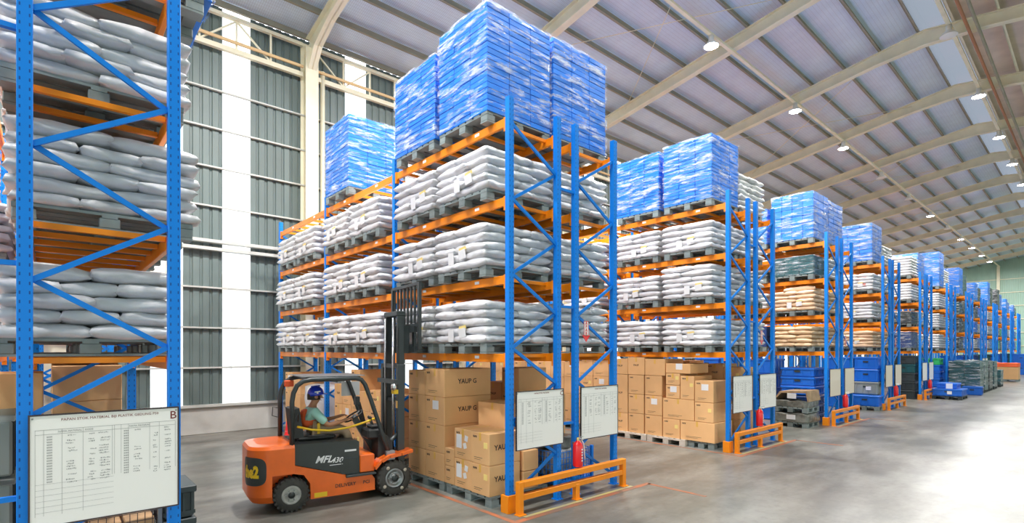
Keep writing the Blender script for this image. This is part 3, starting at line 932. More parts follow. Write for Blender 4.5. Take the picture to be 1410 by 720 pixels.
# farther racks
def far_sacks(k, row, lv, layers=5, **kw): shelf_sacks(k, row, lv, 0, 0, joined=True, labels=False, layers=layers, **kw)
def far_crates(k, row, lv, H, m='crate_blue', what='wrapped blue crates', film=True, layers=4): shelf_crates(k, row, lv, 0, 0, H, m=m, what=what, film=film, layers=layers, cols=2, rows=2)
far_sacks('G', 1, 3, 7); far_sacks('G', 1, 2, 6)
far_crates('G', 1, 1, 0.6, 'bin_black', 'dark wrapped bins'); far_crates('G', 1, 0, 0.78, 'bin_navy', 'navy bins', layers=2)
far_crates('G', 2, 3, 1.25); far_sacks('G', 2, 2); far_sacks('G', 2, 1); far_sacks('G', 2, 0)
far_crates('H', 1, 3, 1.95, layers=6); far_sacks('H', 2, 3, 8)
for lv in range(3): far_sacks('H', 1, lv, 6); far_sacks('H', 2, lv, 5)
pat = {'I': ('crate_blue', 'bin_teal', 'bin_black', 'bin_black'), 'J': ('crate_blue', 'bin_black', 'bin_blue', 'sack'), 'K': ('crate_blue', 'sack', 'sack', 'sack'),
       'L': ('bin_black', 'bin_blue', 'sack', 'bin_green'), 'M': ('crate_blue', 'bin_blue', 'bin_blue', 'sack'), 'N': ('bin_blue', 'bin_teal', 'sack', 'bin_blue')}
NM = {'crate_blue': 'wrapped blue crates', 'bin_teal': 'dark teal wrapped bins', 'bin_black': 'dark wrapped bins', 'bin_blue': 'deep blue bins', 'bin_green': 'green bins'}
TOPH = {'I': 1.7, 'J': 1.25, 'K': 1.85, 'L': 1.7, 'M': 1.25, 'N': 1.0}
for k, p in pat.items():
    for row in (1, 2):
        q = p if row == 1 else (p[1] if p[1] != 'sack' else 'bin_black', p[2], p[3], p[0])
        for j, mm in enumerate(q):
            lv = 3 - j
            if mm == 'sack': far_sacks(k, row, lv)
            else: far_crates(k, row, lv, (TOPH[k] if row == 1 else TOPH[k] * 0.8) if lv == 3 else 0.62 + 0.08 * ((lv + row) % 3), mm, NM[mm])

# ------------------------------------------------------------------ cartons
CN = {}
def carton(x0, x1, y0, y1, z0, z1, label, text=None, marks=True, note=0, tape=True, side_text=None):
    sx, sy, sz = x1 - x0, y1 - y0, z1 - z0
    o = put('cardboard_box', boxmesh('cardboard_box', sx - 0.008, sy - 0.008, sz - 0.004, 'cardboard', 0.008), None, ((x0 + x1) / 2, (y0 + y1) / 2, (z0 + z1) / 2))
    tag(o, label, 'cardboard box', 'brown cartons')
    fy = -sy / 2 + 0.003
    if tape:
        put('tape', boxmesh('tape', 0.05, 0.003, 0.12, 'tape'), o, (0, fy, sz / 2 - 0.065))
        put('tape', boxmesh('tape_top', 0.05, sy - 0.02, 0.003, 'tape'), o, (0, 0, sz / 2 - 0.0015))
    if marks:
        for i in range(3):
            put('printed_mark', boxmesh('printed_mark', 0.022, 0.002, 0.032, 'ink'), o, (-sx / 2 + 0.07 + i * 0.034, fy, sz / 2 - 0.07), (0, 0.3 if i % 2 else -0.2, 0))
        put('printed_mark', boxmesh('printed_line', sx * 0.45, 0.002, 0.006, 'ink'), o, (-sx * 0.1, fy, -sz / 2 + 0.10))
        put('printed_mark', boxmesh('printed_line', sx * 0.35, 0.002, 0.005, 'ink'), o, (-sx * 0.15, fy, -sz / 2 + 0.07))
    if text:
        put('printed_text', textmesh(text, 0.115, 'ink', 0.002), o, (sx / 2 - 0.002, -sy * 0.02, 0.02), FACE_X)
    if side_text:
        put('printed_text', textmesh(side_text, 0.07, 'ink', 0.001), o, (0, fy - 0.001, 0.02), FACE_MY)
    if note == 1:
        put('paper_label', boxmesh('paper_label', 0.14, 0.004, 0.22, 'paper'), o, (-sx * 0.22, fy - 0.001, 0.04))
        put('paper_label', boxmesh('paper_label_small', 0.08, 0.004, 0.09, 'paper'), o, (sx * 0.2, fy - 0.001, 0.10), (0, 0.2, 0))
        put('paper_label', boxmesh('paper_label_small', 0.08, 0.004, 0.09, 'paper'), o, (sx * 0.12, fy - 0.001, -0.02), (0, -0.3, 0))
    elif note == 2:
        put('paper_label', boxmesh('paper_note', 0.09, 0.004, 0.09, 'paper_yellow'), o, (sx * 0.3, fy - 0.001, sz * 0.12))
    elif note == 3:
        put('paper_label', boxmesh('paper_label_wide', 0.18, 0.004, 0.15, 'paper'), o, (sx * 0.05, fy - 0.001, sz * 0.2))
    return o

# cartons under the forklift rack
pallet(-7.98, 5.60, 0, 'dark pallet on floor under tall carton stack behind forklift mast', 1.2, 1.2)
pallet(-6.72, 5.60, 0, 'dark pallet on floor under short cartons by the rack corner', 1.2, 1.2)
T = 0.16
hs = [0.47, 0.48, 0.48, 0.48]
for ci, (x0, x1) in enumerate(((-8.56, -7.99), (-7.985, -7.38))):
    z = T
    for i, h in enumerate(hs):
        if ci == 0 and i == 3: h = 0.44
        carton(x0, x1, 5.0, 6.02, z, z + h, 'carton %s from floor in tall stack, column %s the forklift mast' % (ORD[i], 'nearest' if ci == 0 else 'one away from'),
               'YAUP G' if ci == 1 and i >= 1 else None, note=3 if (ci, i) == (1, 2) else 0)
        z += h
z = T
for i, h in enumerate((0.30, 0.30)):
    carton(-7.37, -7.10, 5.0, 5.5, z, z + h, 'narrow carton, %s, between tall stack and labelled cartons' % ('lower' if i == 0 else 'upper'), tape=False); z += h
z = T
for i, h in enumerate((0.47, 0.49)):
    carton(-7.09, -6.62, 5.0, 5.55, z, z + h, '%s carton with white paper labels, right of the narrow cartons' % ('lower' if i == 0 else 'upper'), note=1); z += h
z = T
for i, h in enumerate((0.47, 0.49)):
    carton(-6.61, -6.15, 4.98, 5.62, z, z + h, '%s carton with yellow note next to the blue corner post' % ('lower' if i == 0 else 'upper'), note=2, text='YAUP G'); z += h
for i, (x0, x1, y0, y1, z0, z1, tx) in enumerate([(-7.3, -6.5, 5.65, 6.15, T, 0.85, None), (-7.3, -6.5, 5.65, 6.15, 0.855, 1.5, 'YAUP G'),
                                              (-6.48, -6.12, 5.66, 6.0, T, 0.45, None), (-6.48, -6.12, 5.66, 6.0, 0.455, 0.78, None)]):
    carton(x0, x1, y0, y1, z0, z1, ['bottom carton of back stack', 'large YAUP G carton atop back stack', 'small taped carton on pallet behind rack corner', 'upper small taped carton behind rack corner'][i] + ', under whiteboard C', tx, marks=i > 1)
# middle and far bays of forklift rack, floor level
rnd = random.Random(3)
def carton_block(xa, xb, ya, yb, ztop, where_, seed, cw=0.5, hh=0.46, pal=True, palm='pallet_grey', depth=True, jag=0.25):
    r = random.Random(seed)
    if pal:
        n = max(1, round((xb - xa) / 1.25)); w = (xb - xa) / n
        for i in range(n): pallet(xa + w * (i + .5), (ya + yb) / 2, 0, '%s floor pallet from the wall end, %s' % (ORD[i], where_), round(w - 0.06, 2), round(min(1.1, yb - ya), 2), palm)
    n = max(1, round((xb - xa) / cw)); w = (xb - xa) / n
    for i in range(n):
        z = T if pal else 0.0; l = 0
        top = ztop - (r.random() * jag)
        while z + 0.25 < top:
            h = hh * r.uniform(0.85, 1.12)
            carton(xa + w * i + 0.004, xa + w * (i + 1) - 0.004, ya, yb, z, z + h, 'carton %s up in %s column from the wall end, %s' % (ORD[l], ORD[i], where_), marks=r.random() < .7, side_text='YAUP' if r.random() < .3 else None, note=r.choice((0, 0, 0, 2, 3)))
            z += h; l += 1
carton_block(-12.3, -9.5, 5.15, 6.0, 1.75, 'floor of forklift rack, middle bay', 11)
carton_block(-15.8, -14.6, 5.15, 6.0, 1.7, 'floor of forklift rack, wall bay', 12, 0.6, 0.5)
carton_block(-9.0, -6.9, 6.75, 7.5, 1.9, 'floor behind forklift rack', 14, 0.52, 0.5)
# cartons under first rack beyond, front
pallet(-8.60, 12.35, 0, 'pale wooden pallet under left cartons of first rack beyond forklift', 1.2, 1.1, 'pallet_pale')
pallet(-7.42, 12.35, 0, 'pale wooden pallet under middle cartons of first rack beyond forklift', 1.1, 1.1, 'pallet_pale')
pallet(-6.50, 12.40, 0, 'dark pallet under right cartons of first rack beyond forklift', 0.68, 1.0)
DC = [(-9.14, -8.62, T, 0.66, 0), (-9.14, -8.62, 0.665, 1.72, 0), (-9.14, -8.62, 1.725, 2.15, 0),
      (-8.6, -8.10, T, 0.68, 0), (-8.6, -8.10, 0.685, 1.2, 0), (-8.6, -8.10, 1.205, 1.72, 0), (-8.62, -8.08, 1.725, 2.2, 0),
      (-8.07, -7.55, T, 0.68, 0), (-8.07, -7.55, 0.685, 1.2, 3), (-8.07, -7.55, 1.205, 1.72, 0), (-8.07, -7.46, 1.725, 2.16, 0),
      (-7.53, -7.04, T, 0.64, 2), (-7.53, -6.65, 0.645, 1.16, 0), (-7.44, -7.04, 1.165, 1.5, 3), (-7.44, -7.04, 1.505, 1.8, 2), (-7.44, -6.75, 1.805, 2.05, 3),
      (-7.03, -6.12, T, 0.64, 0), (-6.64, -6.15, 0.645, 1.12, 2), (-7.03, -6.65, 1.165, 1.75, 2), (-6.64, -6.15, 1.125, 1.65, 3)]
DL = ['bottom carton of the wall-side stack', 'very tall middle carton of the wall-side stack', 'top carton of the wall-side stack',
      'bottom carton, second stack from wall side', 'second carton up, second stack from wall side', 'third carton up, second stack from wall side', 'top carton, second stack from wall side',
      'bottom carton, central stack', 'second carton up, central stack', 'third carton up, central stack', 'wide top carton, central stack',
      'bottom carton right of the central stack', 'wide carton second up, right of central stack', 'small carton third up, right of central stack', 'small carton fourth up, right of central stack', 'wide flat top carton, right of central stack',
      'long bottom carton at the aisle end', 'second carton up at the aisle end', 'tall inner carton near the aisle end', 'carton with large white paper at the aisle end']
for i, (x0, x1, z0, z1, nt_) in enumerate(DC):
    colr = 'left' if x0 < -8.61 else 'left middle' if x0 < -8.08 else 'middle' if x0 < -7.54 else 'right middle' if x0 < -7.04 else 'aisle-end'
    carton(x0, x1, 11.85, 12.75, z0, z1, DL[i] + ', floor of first rack beyond', note=nt_, marks=z1 < 2, side_text='YAUP' if x0 < -8.6 else None, tape=i % 2 == 0)
carton_block(-9.1, -6.2, 13.4, 14.2, 2.1, 'far-row floor, first rack beyond', 21)
carton_block(-15.8, -9.4, 12.02, 12.85, 2.1, 'deep bays floor, first rack beyond', 22, 0.58, 0.5)

# ------------------------------------------------------------------ plastic crates / bins
def bin_mesh(W, D, H, m, rim=True):
    key = ('bin', W, D, H, m)
    if key not in CACHE:
        b = MB()
        b.box(-W / 2 + 0.03, W / 2 - 0.03, -D / 2 + 0.03, D / 2 - 0.03, 0, H - 0.02, c=0.012)
        b.box(-W / 2, W / 2, -D / 2, D / 2, H - 0.07, H, c=0.01)
        b.box(-W / 2 + 0.012, W / 2 - 0.012, -D / 2 + 0.012, D / 2 - 0.012, 0.04, 0.075)
        for i in range(4):
            x = -W / 2 + W * (i + 0.5) / 4; b.box(x - 0.012, x + 0.012, -D / 2 + 0.012, D / 2 - 0.012, 0.03, H - 0.03)
            y = -D / 2 + D * (i + 0.5) / 4; b.box(-W / 2 + 0.012, W / 2 - 0.012, y - 0.012, y + 0.012, 0.03, H - 0.03)
        CACHE[key] = b.mesh('plastic_crate', m)
    return CACHE[key]
def bins(x, y, z, W, D, H, n, m, label, tagp=None, group='plastic crates'):
    for i in range(n):
        o = put('plastic_crate', bin_mesh(W, D, H, m if isinstance(m, str) else m[i]), None, (x, y, z + (H + 0.003) * i)); tag(o, (label % ORD[i]), 'crate', group)
        MB().box(-0.09, 0.09, -0.004, 0.004, -0.03, 0.03).build('hand_hole', 'bin_black', o, (0, -D / 2 + 0.008 - 0.001, H * 0.62))
        if tagp == i: put('paper_label', boxmesh('paper_label_wide', 0.18, 0.004, 0.15, 'paper'), o, (0.1, -D / 2 - 0.001, H * 0.5))
# second rack beyond: floor
bins(-7.9, 18.95, 0, 0.95, 1.0, 0.52, 4, 'bin_blue', 'big blue crate, %s up, behind dark bag pallet', 2)
bins(-9.85, 18.95, 0, 0.95, 1.0, 0.52, 4, 'bin_blue', 'big blue crate, %s up, deeper beside dark bag pallet')
bins(-6.68, 18.95, 0.9, 1.05, 1.0, 0.30, 3, 'bin_blue', 'shallow blue crate, %s of its pile, above dark bags')
bins(-6.68, 18.95, 0.0, 1.05, 1.0, 0.29, 3, 'bin_navy', 'navy crate, %s up, hidden behind dark bags')
# pallet stack of dark flattened bags with kraft cover, in front of second rack beyond
def lump(name, W, D, H, m, parent, loc, seed=0, amp=0.05):
    n = 10
    vs = []; fs = []
    bm = bmesh.new(); bmesh.ops.create_cube(bm, size=1)
    bmesh.ops.subdivide_edges(bm, edges=bm.edges[:], cuts=7, use_grid_fill=True)
    for v in bm.verts:
        p = Vector((v.co.x * W, v.co.y * D, v.co.z * H))
        q = noise.noise_vector(p * 4 + Vector((seed * 3.3, 0, 0)))
        ed = max(abs(v.co.x), abs(v.co.y))
        v.co = p + q * amp + Vector((0, 0, -0.25 * H * max(0, v.co.z) * (ed * 2) ** 4 * 0.5))
        if v.co.z < -H / 2: v.co.z = -H / 2
    me = bpy.data.meshes.new(name); bm.to_mesh(me); bm.free()
    for p in me.polygons: p.use_smooth = True
    me.materials.append(MATS[m])
    return put(name, me, parent, (loc[0], loc[1], loc[2] + H / 2))
bx, by = -6.45, 17.75
pallet(bx, by, 0, 'pale-footed pallet on floor under dark bags', 1.0, 1.0, 'pallet_grey')
o = lump('bag_pile', 1.02, 1.0, 0.28, 'bag_dark', None, (bx, by, 0.16), 1); tag(o, 'lower pile of dark film-wrapped flat bags on floor pallet', 'bag pile')
put('paper_label', boxmesh('label_pink', 0.26, 0.006, 0.14, 'paper'), o, (0.05, -0.57, 0.02))
pallet(bx, by, 0.46, 'grey pallet sandwiched between two piles of dark bags', 1.0, 1.0, 'pallet_grey')
o = lump('bag_pile', 0.98, 0.98, 0.22, 'bag_dark', None, (bx, by, 0.62), 2); tag(o, 'upper pile of dark flat bags under brown kraft cover', 'bag pile')
t = MB().prism([(-0.52, 0.0), (-0.30, 0.30), (0.48, 0.34), (0.54, 0.02), (0.50, 0.0), (0.45, 0.27), (-0.26, 0.25), (-0.48, 0.0)], -0.5, 0.5, 'y').build('kraft_cover', 'kraft', None, (bx, by, 0.80))
tag(t, 'brown kraft paper cover folded over the dark bag pile', 'paper cover')
put('paper_label', boxmesh('label_wide', 0.26, 0.006, 0.16, 'paper'), t, (0.05, -0.505, 0.17))
# third rack beyond: floor
bins(-7.3, 25.2, 0, 1.0, 1.0, 0.52, 4, 'bin_blue', 'big blue crate, %s up, left pile under peach-lit sacks')
bins(-6.36, 25.2, 0.6, 0.86, 1.0, 0.50, 3, ('bin_grey', 'bin_blue', 'bin_blue'), 'aisle-end crate, %s of its pile, under peach-lit sacks', 0)
pallet(-6.3, 24.75, 0, 'dark pallet under low blue crate, third rack beyond', 1.0, 1.0)
bins(-6.3, 24.75, 0.16, 1.0, 0.9, 0.42, 1, 'bin_blue', 'low blue crate on dark pallet, %s on floor, third rack beyond')
# fourth and fifth racks beyond
bins(-6.5, 31.8, 0, 1.0, 1.0, 0.42, 5, ('bin_black', 'bin_black', 'bin_black', 'bin_teal', 'bin_black'), 'dark crate, %s up, fourth rack floor')
bins(-6.5, 38.2, 0, 0.8, 1.0, 0.38, 5, ('bin_blue', 'bin_blue', 'bin_blue', 'bin_blue', 'bin_green'), 'crate in blue pile with green top, %s up, fifth rack')
bins(-7.5, 38.2, 0, 0.8, 1.0, 0.38, 5, 'bin_navy', 'navy crate, %s up, beside green-topped pile')
for i, k in enumerate('IJKLMN'):
    bins(-6.6, RY[k] + 0.5, 0, 1.1, 1.0, 0.5, 4, ('bin_blue', 'bin_navy', 'bin_teal')[i % 3], 'crate in floor pile, %%s up, under %s' % RN[k])
# goods standing out in the main aisle
pallet(-5.0, 33.2, 0, 'black pallet under low blue crates out in the aisle', 1.15, 1.5, 'bin_black')
bins(-5.0, 33.2, 0.16, 1.15, 1.5, 0.34, 1, 'bin_blue', 'wide low blue crate, %s layer, standing out in the aisle', 0)
o = put('plastic_crate', bin_mesh(0.8, 1.1, 0.26, 'bin_blue'), None, (-5.05, 33.3, 0.505)); tag(o, 'smaller blue crate on top of wide aisle crate', 'crate', 'plastic crates')
put('paper_label', boxmesh('label_square', 0.25, 0.004, 0.25, 'paper'), o, (0.1, -0.555, 0.13))
for i, (y, m_, h) in enumerate(((37.9, 'bin_teal', 1.75), (39.6, 'bin_teal', 1.8), (41.4, 'bin_black', 1.75), (43.4, 'bin_teal', 1.7), (46.4, 'bin_teal', 1.1))):
    pallet(-5.0, y, 0, 'black pallet under %s dark wrapped stack along the aisle' % ORD[i], 1.3, 1.3, 'bin_black')
    crate_stack(-5.0, y, 0.16, 1.3, 1.3, h - 0.16, '%s dark teal film-wrapped stack standing along the aisle' % ORD[i], 2, 2, 5, m_, group='dark wrapped stacks along aisle')
bins(-4.6, 36.85, 0.0, 0.8, 0.6, 0.45, 1, 'bin_blue', 'single blue tub, %s in front of dark wrapped stacks')
pallet(-4.9, 55.0, 0, 'pallet under brown cartons far down the aisle', 1.4, 1.4)
carton(-5.6, -4.2, 54.3, 55.7, 0.16, 1.1, 'brown carton stack base far down the aisle', marks=False)
o = lump('bag_pile', 1.4, 1.4, 0.3, 'vest_orange', None, (-4.9, 55.0, 1.1), 4); tag(o, 'orange-red bags on brown carton far down the aisle', 'bag pile')
bins(-5.2, 70.5, 0, 1.5, 1.5, 1.0, 2, 'bin_blue', 'large blue bin, %s up, far end of the aisle')
bins(-3.4, 72.5, 0, 1.3, 1.3, 0.8, 1, 'bin_blue', 'lone blue bin, %s by the far end wall')

# ------------------------------------------------------------------ whiteboards on the rack ends
def whiteboard(y0, y1, z0, z1, label, letter=None, title=None, detail=0, m='whiteboard', seed=1):
    w, h = y1 - y0, z1 - z0
    t = empty('stock_board', (XE + 0.075, y0, z0)); tag(t, label, 'whiteboard', 'stock boards on rack ends')
    put('panel', boxmesh('panel', 0.016, w, h, m), t, (0, w / 2, h / 2))
    f = MB()
    for (a, b, c, d) in ((0, w, 0, 0.012), (0, w, h - 0.012, h), (0, 0.012, 0.012, h - 0.012), (w - 0.012, w, 0.012, h - 0.012)):
        f.box(-0.010, 0.013, a, b, c, d)
    f.build('frame', 'frame_dark', t)
    xs = 0.0085
    if detail:
        g = MB()
        def ln(a, b, c, d): g.box(xs, xs + 0.0006, a, b, c, d)
        for z in (0.86, 0.82) : ln(0.04 * w, 0.97 * w, h * z, h * z + 0.0025)
        for y in (0.04, 0.09, 0.20, 0.33, 0.52, 0.535, 0.58, 0.63, 0.78, 0.85, 0.97):
            ln(y * w, y * w + 0.0018, h * (0.40 if y > .5 else 0.10), h * 0.86)
        for i in range(4 if detail < 2 else 6): ln(0.04 * w, 0.53 * w, h * (0.13 + 0.05 * i), h * (0.13 + 0.05 * i) + 0.0015)
        g.build('table_lines', 'ink_grey', t)
        r = random.Random(seed); hw = MB(); rd = MB()
        for i in range(20 if detail > 1 else 16):
            z = h * (0.80 - 0.40 * i / 17)
            if i < 18:
                for y in (0.11, 0.60):
                    for k in range(4): rd.box(xs, xs + 0.0006, w * y + k * 0.009, w * y + k * 0.009 + 0.005, z - 0.008, z + 0.004)
            if i % 5 != 4:
                for y, nn in ((0.22, 6), (0.36, 4), (0.43, 7), (0.66, 5), (0.80, 3), (0.88, 5)):
                    if r.random() < 0.72:
                        yy = w * y + r.uniform(0, 0.02)
                        for k in range(nn):
                            a = r.uniform(0.004, 0.011)
                            hw.box(xs, xs + 0.0006, yy, yy + a * 0.8, z + r.uniform(-.006, 0), z + r.uniform(0.001, .008))
                            yy += a + 0.002
        rd.build('printed_codes', 'ink_grey', t); hw.build('handwriting', 'ink_grey', t)
        for y in (0.025, 0.975):
            MB().lathe([(0.007, 0), (0.007, 0.004), (0, 0.005)], 8, 'x').build('screw', 'grey_metal', t, (xs, w * y, h * 0.965))
        if title:
            put('title', textmesh(title, 0.030, 'ink_red'), t, (xs, w * 0.52, h * 0.945), FACE_X)
        if detail > 1:
            put('heading', textmesh('NAMA MATERIAL', 0.020, 'ink_grey'), t, (xs, w * 0.25, h * 0.84), FACE_X)
            put('heading', textmesh('KODE', 0.020, 'ink_grey'), t, (xs, w * 0.37, h * 0.84), FACE_X)
            put('heading', textmesh('NAMA MATERIAL', 0.020, 'ink_grey'), t, (xs, w * 0.71, h * 0.84), FACE_X)
    if letter:
        put('letter', textmesh(letter, 0.10, 'ink_red', 0.0008), t, (xs, w * 0.955, h * 0.915), FACE_X)
whiteboard(-0.13, 0.91, 0.945, 1.87, 'large stock whiteboard lettered B on left foreground rack', 'B', 'PAPAN STOK MATERIAL BIJI PLASTIK GEDUNG P50', 2)
for i, k in enumerate('CDEFGHIJ'):
    y0 = RY[k]
    mm = 'whiteboard_peach_lit' if k in 'EF' else 'whiteboard'
    whiteboard(y0 + 0.06, y0 + 1.08, 0.90, 1.78, 'stock whiteboard on near row end of the %s' % RN[k], 'C' if k == 'C' else None, 'PAPAN STOK MATERIAL' if k == 'C' else None, 1 if k in 'CD' else 0, mm, i + 3)
    whiteboard(y0 + 1.50, y0 + 2.50, 0.90, 1.78, 'stock whiteboard on far row end of the %s' % RN[k], None, 'PAPAN STOK MATERIAL' if k == 'C' else None, 1 if k in 'CD' else 0, mm, i + 13)

# ------------------------------------------------------------------ fire extinguishers and signs
def extinguisher(y, label):
    t = empty('fire_extinguisher', (XE + 0.14, y, 0.50)); tag(t, label, 'extinguisher', 'red fire extinguishers')
    MB().lathe([(0, 0), (0.075, 0), (0.082, 0.015), (0.082, 0.33), (0.07, 0.375), (0.035, 0.405), (0.028, 0.42), (0, 0.42)], 16).build('cylinder', 'red_paint', t)
    MB().lathe([(0.022, 0.42), (0.024, 0.45), (0.018, 0.47), (0, 0.47)], 10).build('valve', 'brass', t)
    MB().bar((0, 0, 0.475), (0.11, 0.02, 0.50), 0.022, 0.012).bar((0, 0, 0.455), (0.10, 0.02, 0.44), 0.02, 0.01).build('handle', 'chrome', t)
    MB().tube([(0, 0.02, 0.45), (0.0, 0.07, 0.44), (0.02, 0.115, 0.36), (0.04, 0.115, 0.2), (0.05, 0.11, 0.12)], 0.011, 6).build('hose', 'paper', t)
    MB().lathe([(0.0835, 0.10), (0.0835, 0.30)], 5, smooth=True).build('label_band', 'red_paint', t)
    for i in range(5): put('printed_mark', boxmesh('ext_mark', 0.004, 0.028, 0.022, 'paper'), t, (0.083, 0.012, 0.10 + i * 0.045))
    put('bracket', boxmesh('bracket', 0.05, 0.05, 0.05, 'grey_metal'), t, (-0.095, 0.02, 0.36))
def apar_sign(y, z, label):
    t = empty('extinguisher_sign', (XE + 0.06, y, z)); tag(t, label, 'sign', 'red arrow signs')
    put('plate', boxmesh('plate', 0.008, 0.115, 0.25, 'paper'), t, (0, 0, 0.125 + 0.10))
    e = MB()
    for a in (-0.0575, 0.0515): e.box(-0.003, 0.006, a, a + 0.006, 0.10, 0.35)
    e.box(-0.003, 0.006, -0.0575, 0.0575, 0.344, 0.352)
    e.build('border', 'red_paint', t)
    MB().prism([(-0.10, 0.115), (0.10, 0.115), (0, 0)], -0.004, 0.004, 'x').build('arrow_head', 'red_paint', t)
    for i, c in enumerate('APAR'): put('letter', textmesh(c, 0.07, 'red_paint', 0.002), t, (0.006, 0, 0.315 - i * 0.058), FACE_X)
for k in 'CDEFGHIJ':
    extinguisher(RY[k] + 1.36, 'red fire extinguisher hung on end post of the %s' % RN[k])
    apar_sign(RY[k] + 1.66, 2.53, 'red APAR arrow sign on the end frame of the %s' % RN[k])

# ------------------------------------------------------------------ forklift
FL = (-8.475, 2.75, 0.0); FR = math.atan2(0.991, 0.133)
fk = empty('forklift', FL, FR); tag(fk, 'orange and black electric forklift facing the rack with raised mast', 'forklift')
def plan_outline(w, u0, u1, r, off=0.0, n=18):
    pts = []
    for i in range(n + 1):
        a = math.pi + R90 * i / n           # rear right corner (u0, -w)
        pts.append((u0 + r + (r + off) * math.cos(a), -w + r + (r + off) * math.sin(a)))
    pts += [(u1, -w - off), (u1, w + off)]
    for i in range(n + 1):
        a = R90 + R90 * i / n
        pts.append((u0 + r + (r + off) * math.cos(a), w - r + (r + off) * math.sin(a)))
    return pts
m = MB()
W = 0.53
o0 = plan_outline(W, -0.56, 0.05, 0.30); o1 = plan_outline(W - 0.03, -0.53, 0.05, 0.28); o2 = plan_outline(W - 0.12, -0.42, 0.05, 0.24)
def loft(m, loops, mi=0):
    n = len(loops[0][0]); vs = []
    for pts, z in loops: vs += [(p[0], p[1], z) for p in pts]
    fs = []
    for k in range(len(loops) - 1):
        for i in range(n): fs.append((k * n + i, k * n + (i + 1) % n, (k + 1) * n + (i + 1) % n, (k + 1) * n + i))
    fs.append(tuple(range(n - 1, -1, -1))); fs.append(tuple(range((len(loops) - 1) * n, len(loops) * n)))
    m.add(vs, fs, mi)
loft(m, [(o0, 0.56), (o0, 0.94), (o1, 0.985), (o2, 1.0)])
lo = [p for p in plan_outline(W, -0.56, -0.27, 0.30)]
lo1 = [p for p in plan_outline(W - 0.05, -0.50, -0.29, 0.27)]
loft(m, [(lo1, 0.16), (lo, 0.26), (lo, 0.56)])
m.box(-0.27, 0.05, -0.33, 0.33, 0.2, 0.56)
m.build('counterweight', 'lift_orange', fk)
# black emblem panel wrapped around the rear right corner
def wrap_pt(s, z, off=0.006):
    # s: arc length, 0 at corner middle, positive towards the side (-v, +u)
    R = 0.30; a = math.pi * 1.25 + s / R
    if a > 1.5 * math.pi:
        return (-0.26 + (a - 1.5 * math.pi) * R, -W - off, z)
    if a < math.pi:
        return (-0.56 - off, -W + R + (math.pi - a) * R, z)
    return (-0.26 + (R + off) * math.cos(a), -W + R + (R + off) * math.sin(a), z)
n = 20; k = 10; vs = []; fs = []
for j in range(k + 1):
    for i in range(n + 1):
        a, b = -1 + 2 * i / n, -1 + 2 * j / k
        q = (abs(a) ** 4 + abs(b) ** 4) ** 0.25 if (a or b) else 1
        mx_ = max(abs(a), abs(b)); sc_ = mx_ / q if q else 1
        vs.append(wrap_pt(-0.10 + 0.26 * a * sc_, 0.635 + 0.205 * b * sc_))
fs = [(j * (n + 1) + i, j * (n + 1) + i + 1, (j + 1) * (n + 1) + i + 1, (j + 1) * (n + 1) + i) for j in range(k) for i in range(n)]
pn = MB().add(vs, fs, 0, True).build('emblem_panel', 'lift_black', fk)
tm = textmesh('the2', 0.20, 'yellow', 0.012)
em = bpy.data.meshes.new('emblem'); em.from_pydata([wrap_pt(-0.09 + q.co.x * 0.8, 0.625 + q.co.y * 1.15, 0.011 + max(0, q.co.z)) for q in tm.vertices], [], [tuple(p.vertices) for p in tm.polygons]); em.materials.append(MATS['yellow'])
put('emblem', em, pn)
# chassis skirt
ch = MB().prism([(0.28, 0.14), (1.27, 0.14), (1.27, 0.32), (1.20, 0.42), (0.86, 0.42), (0.05, 0.675), (0.05, 0.55), (0.18, 0.52), (0.27, 0.38)], -0.51, 0.51, 'y').build('chassis', 'lift_orange', fk)
put('lettering', textmesh('DELIVERY', 0.075, 'ink', 0.001), ch, (0.80, -0.5125, 0.285), FACE_MY)
put('lettering', textmesh('PCI', 0.075, 'ink', 0.001), ch, (1.13, -0.5125, 0.285), FACE_MY)
MB().box(0.33, 0.52, -0.514, -0.511, 0.155, 0.225).build('yellow_sticker', 'yellow', ch)
MB().box(1.03, 1.27, -0.5, 0.5, 0.44, 0.72, c=0.012).build('side_box', 'lift_orange', fk)
hd = MB().prism([(0.05, 0.685), (0.86, 0.43), (1.02, 0.43), (1.02, 0.94), (0.98, 0.965), (0.05, 0.985)], -0.50, 0.50, 'y').build('battery_cover', 'lift_black', fk)
put('model_lettering', textmesh('MFL', 0.145, 'paper', 0.004, 0.35), hd, (0.47, -0.5025, 0.715), (R90, 0.05, 0))
put('model_lettering', textmesh('430', 0.115, 'paper', 0.002, 0.35), hd, (0.665, -0.5025, 0.685), (R90, 0.05, 0))
MB().box(0.56, 0.76, -0.503, -0.500, 0.612, 0.622).build('underline', 'paper', hd)
MB().box(0.74, 1.0, -0.508, -0.498, 0.455, 0.455 + 0.01).box(0.74, 1.0, -0.508, -0.498, 0.69, 0.70).box(0.735, 0.745, -0.508, -0.498, 0.455, 0.70).box(0.995, 1.005, -0.508, -0.498, 0.455, 0.70).build('access_hatch', 'black_metal', hd)
MB().box(0.79, 0.97, -0.505, -0.499, 0.80, 0.83).build('data_plate', 'paper', hd)
MB().box(0.80, 1.28, -0.56, -0.40, 0.40, 0.435, c=0.006).build('step', 'black_metal', fk)
# front fenders
for s in (-1, 1):
    pts = [(1.25, 0.52), (1.36, 0.62), (1.50, 0.68), (1.70, 0.70), (1.90, 0.735)]
    m = MB()
    for a, b in zip(pts[:-1], pts[1:]):
        m.prism([a, b, (b[0], b[1] - 0.05), (a[0] + 0.02, a[1] - 0.05)], min(s * 0.33, s * 0.58), max(s * 0.33, s * 0.58), 'y')
    m.build('fender', 'lift_orange', fk)
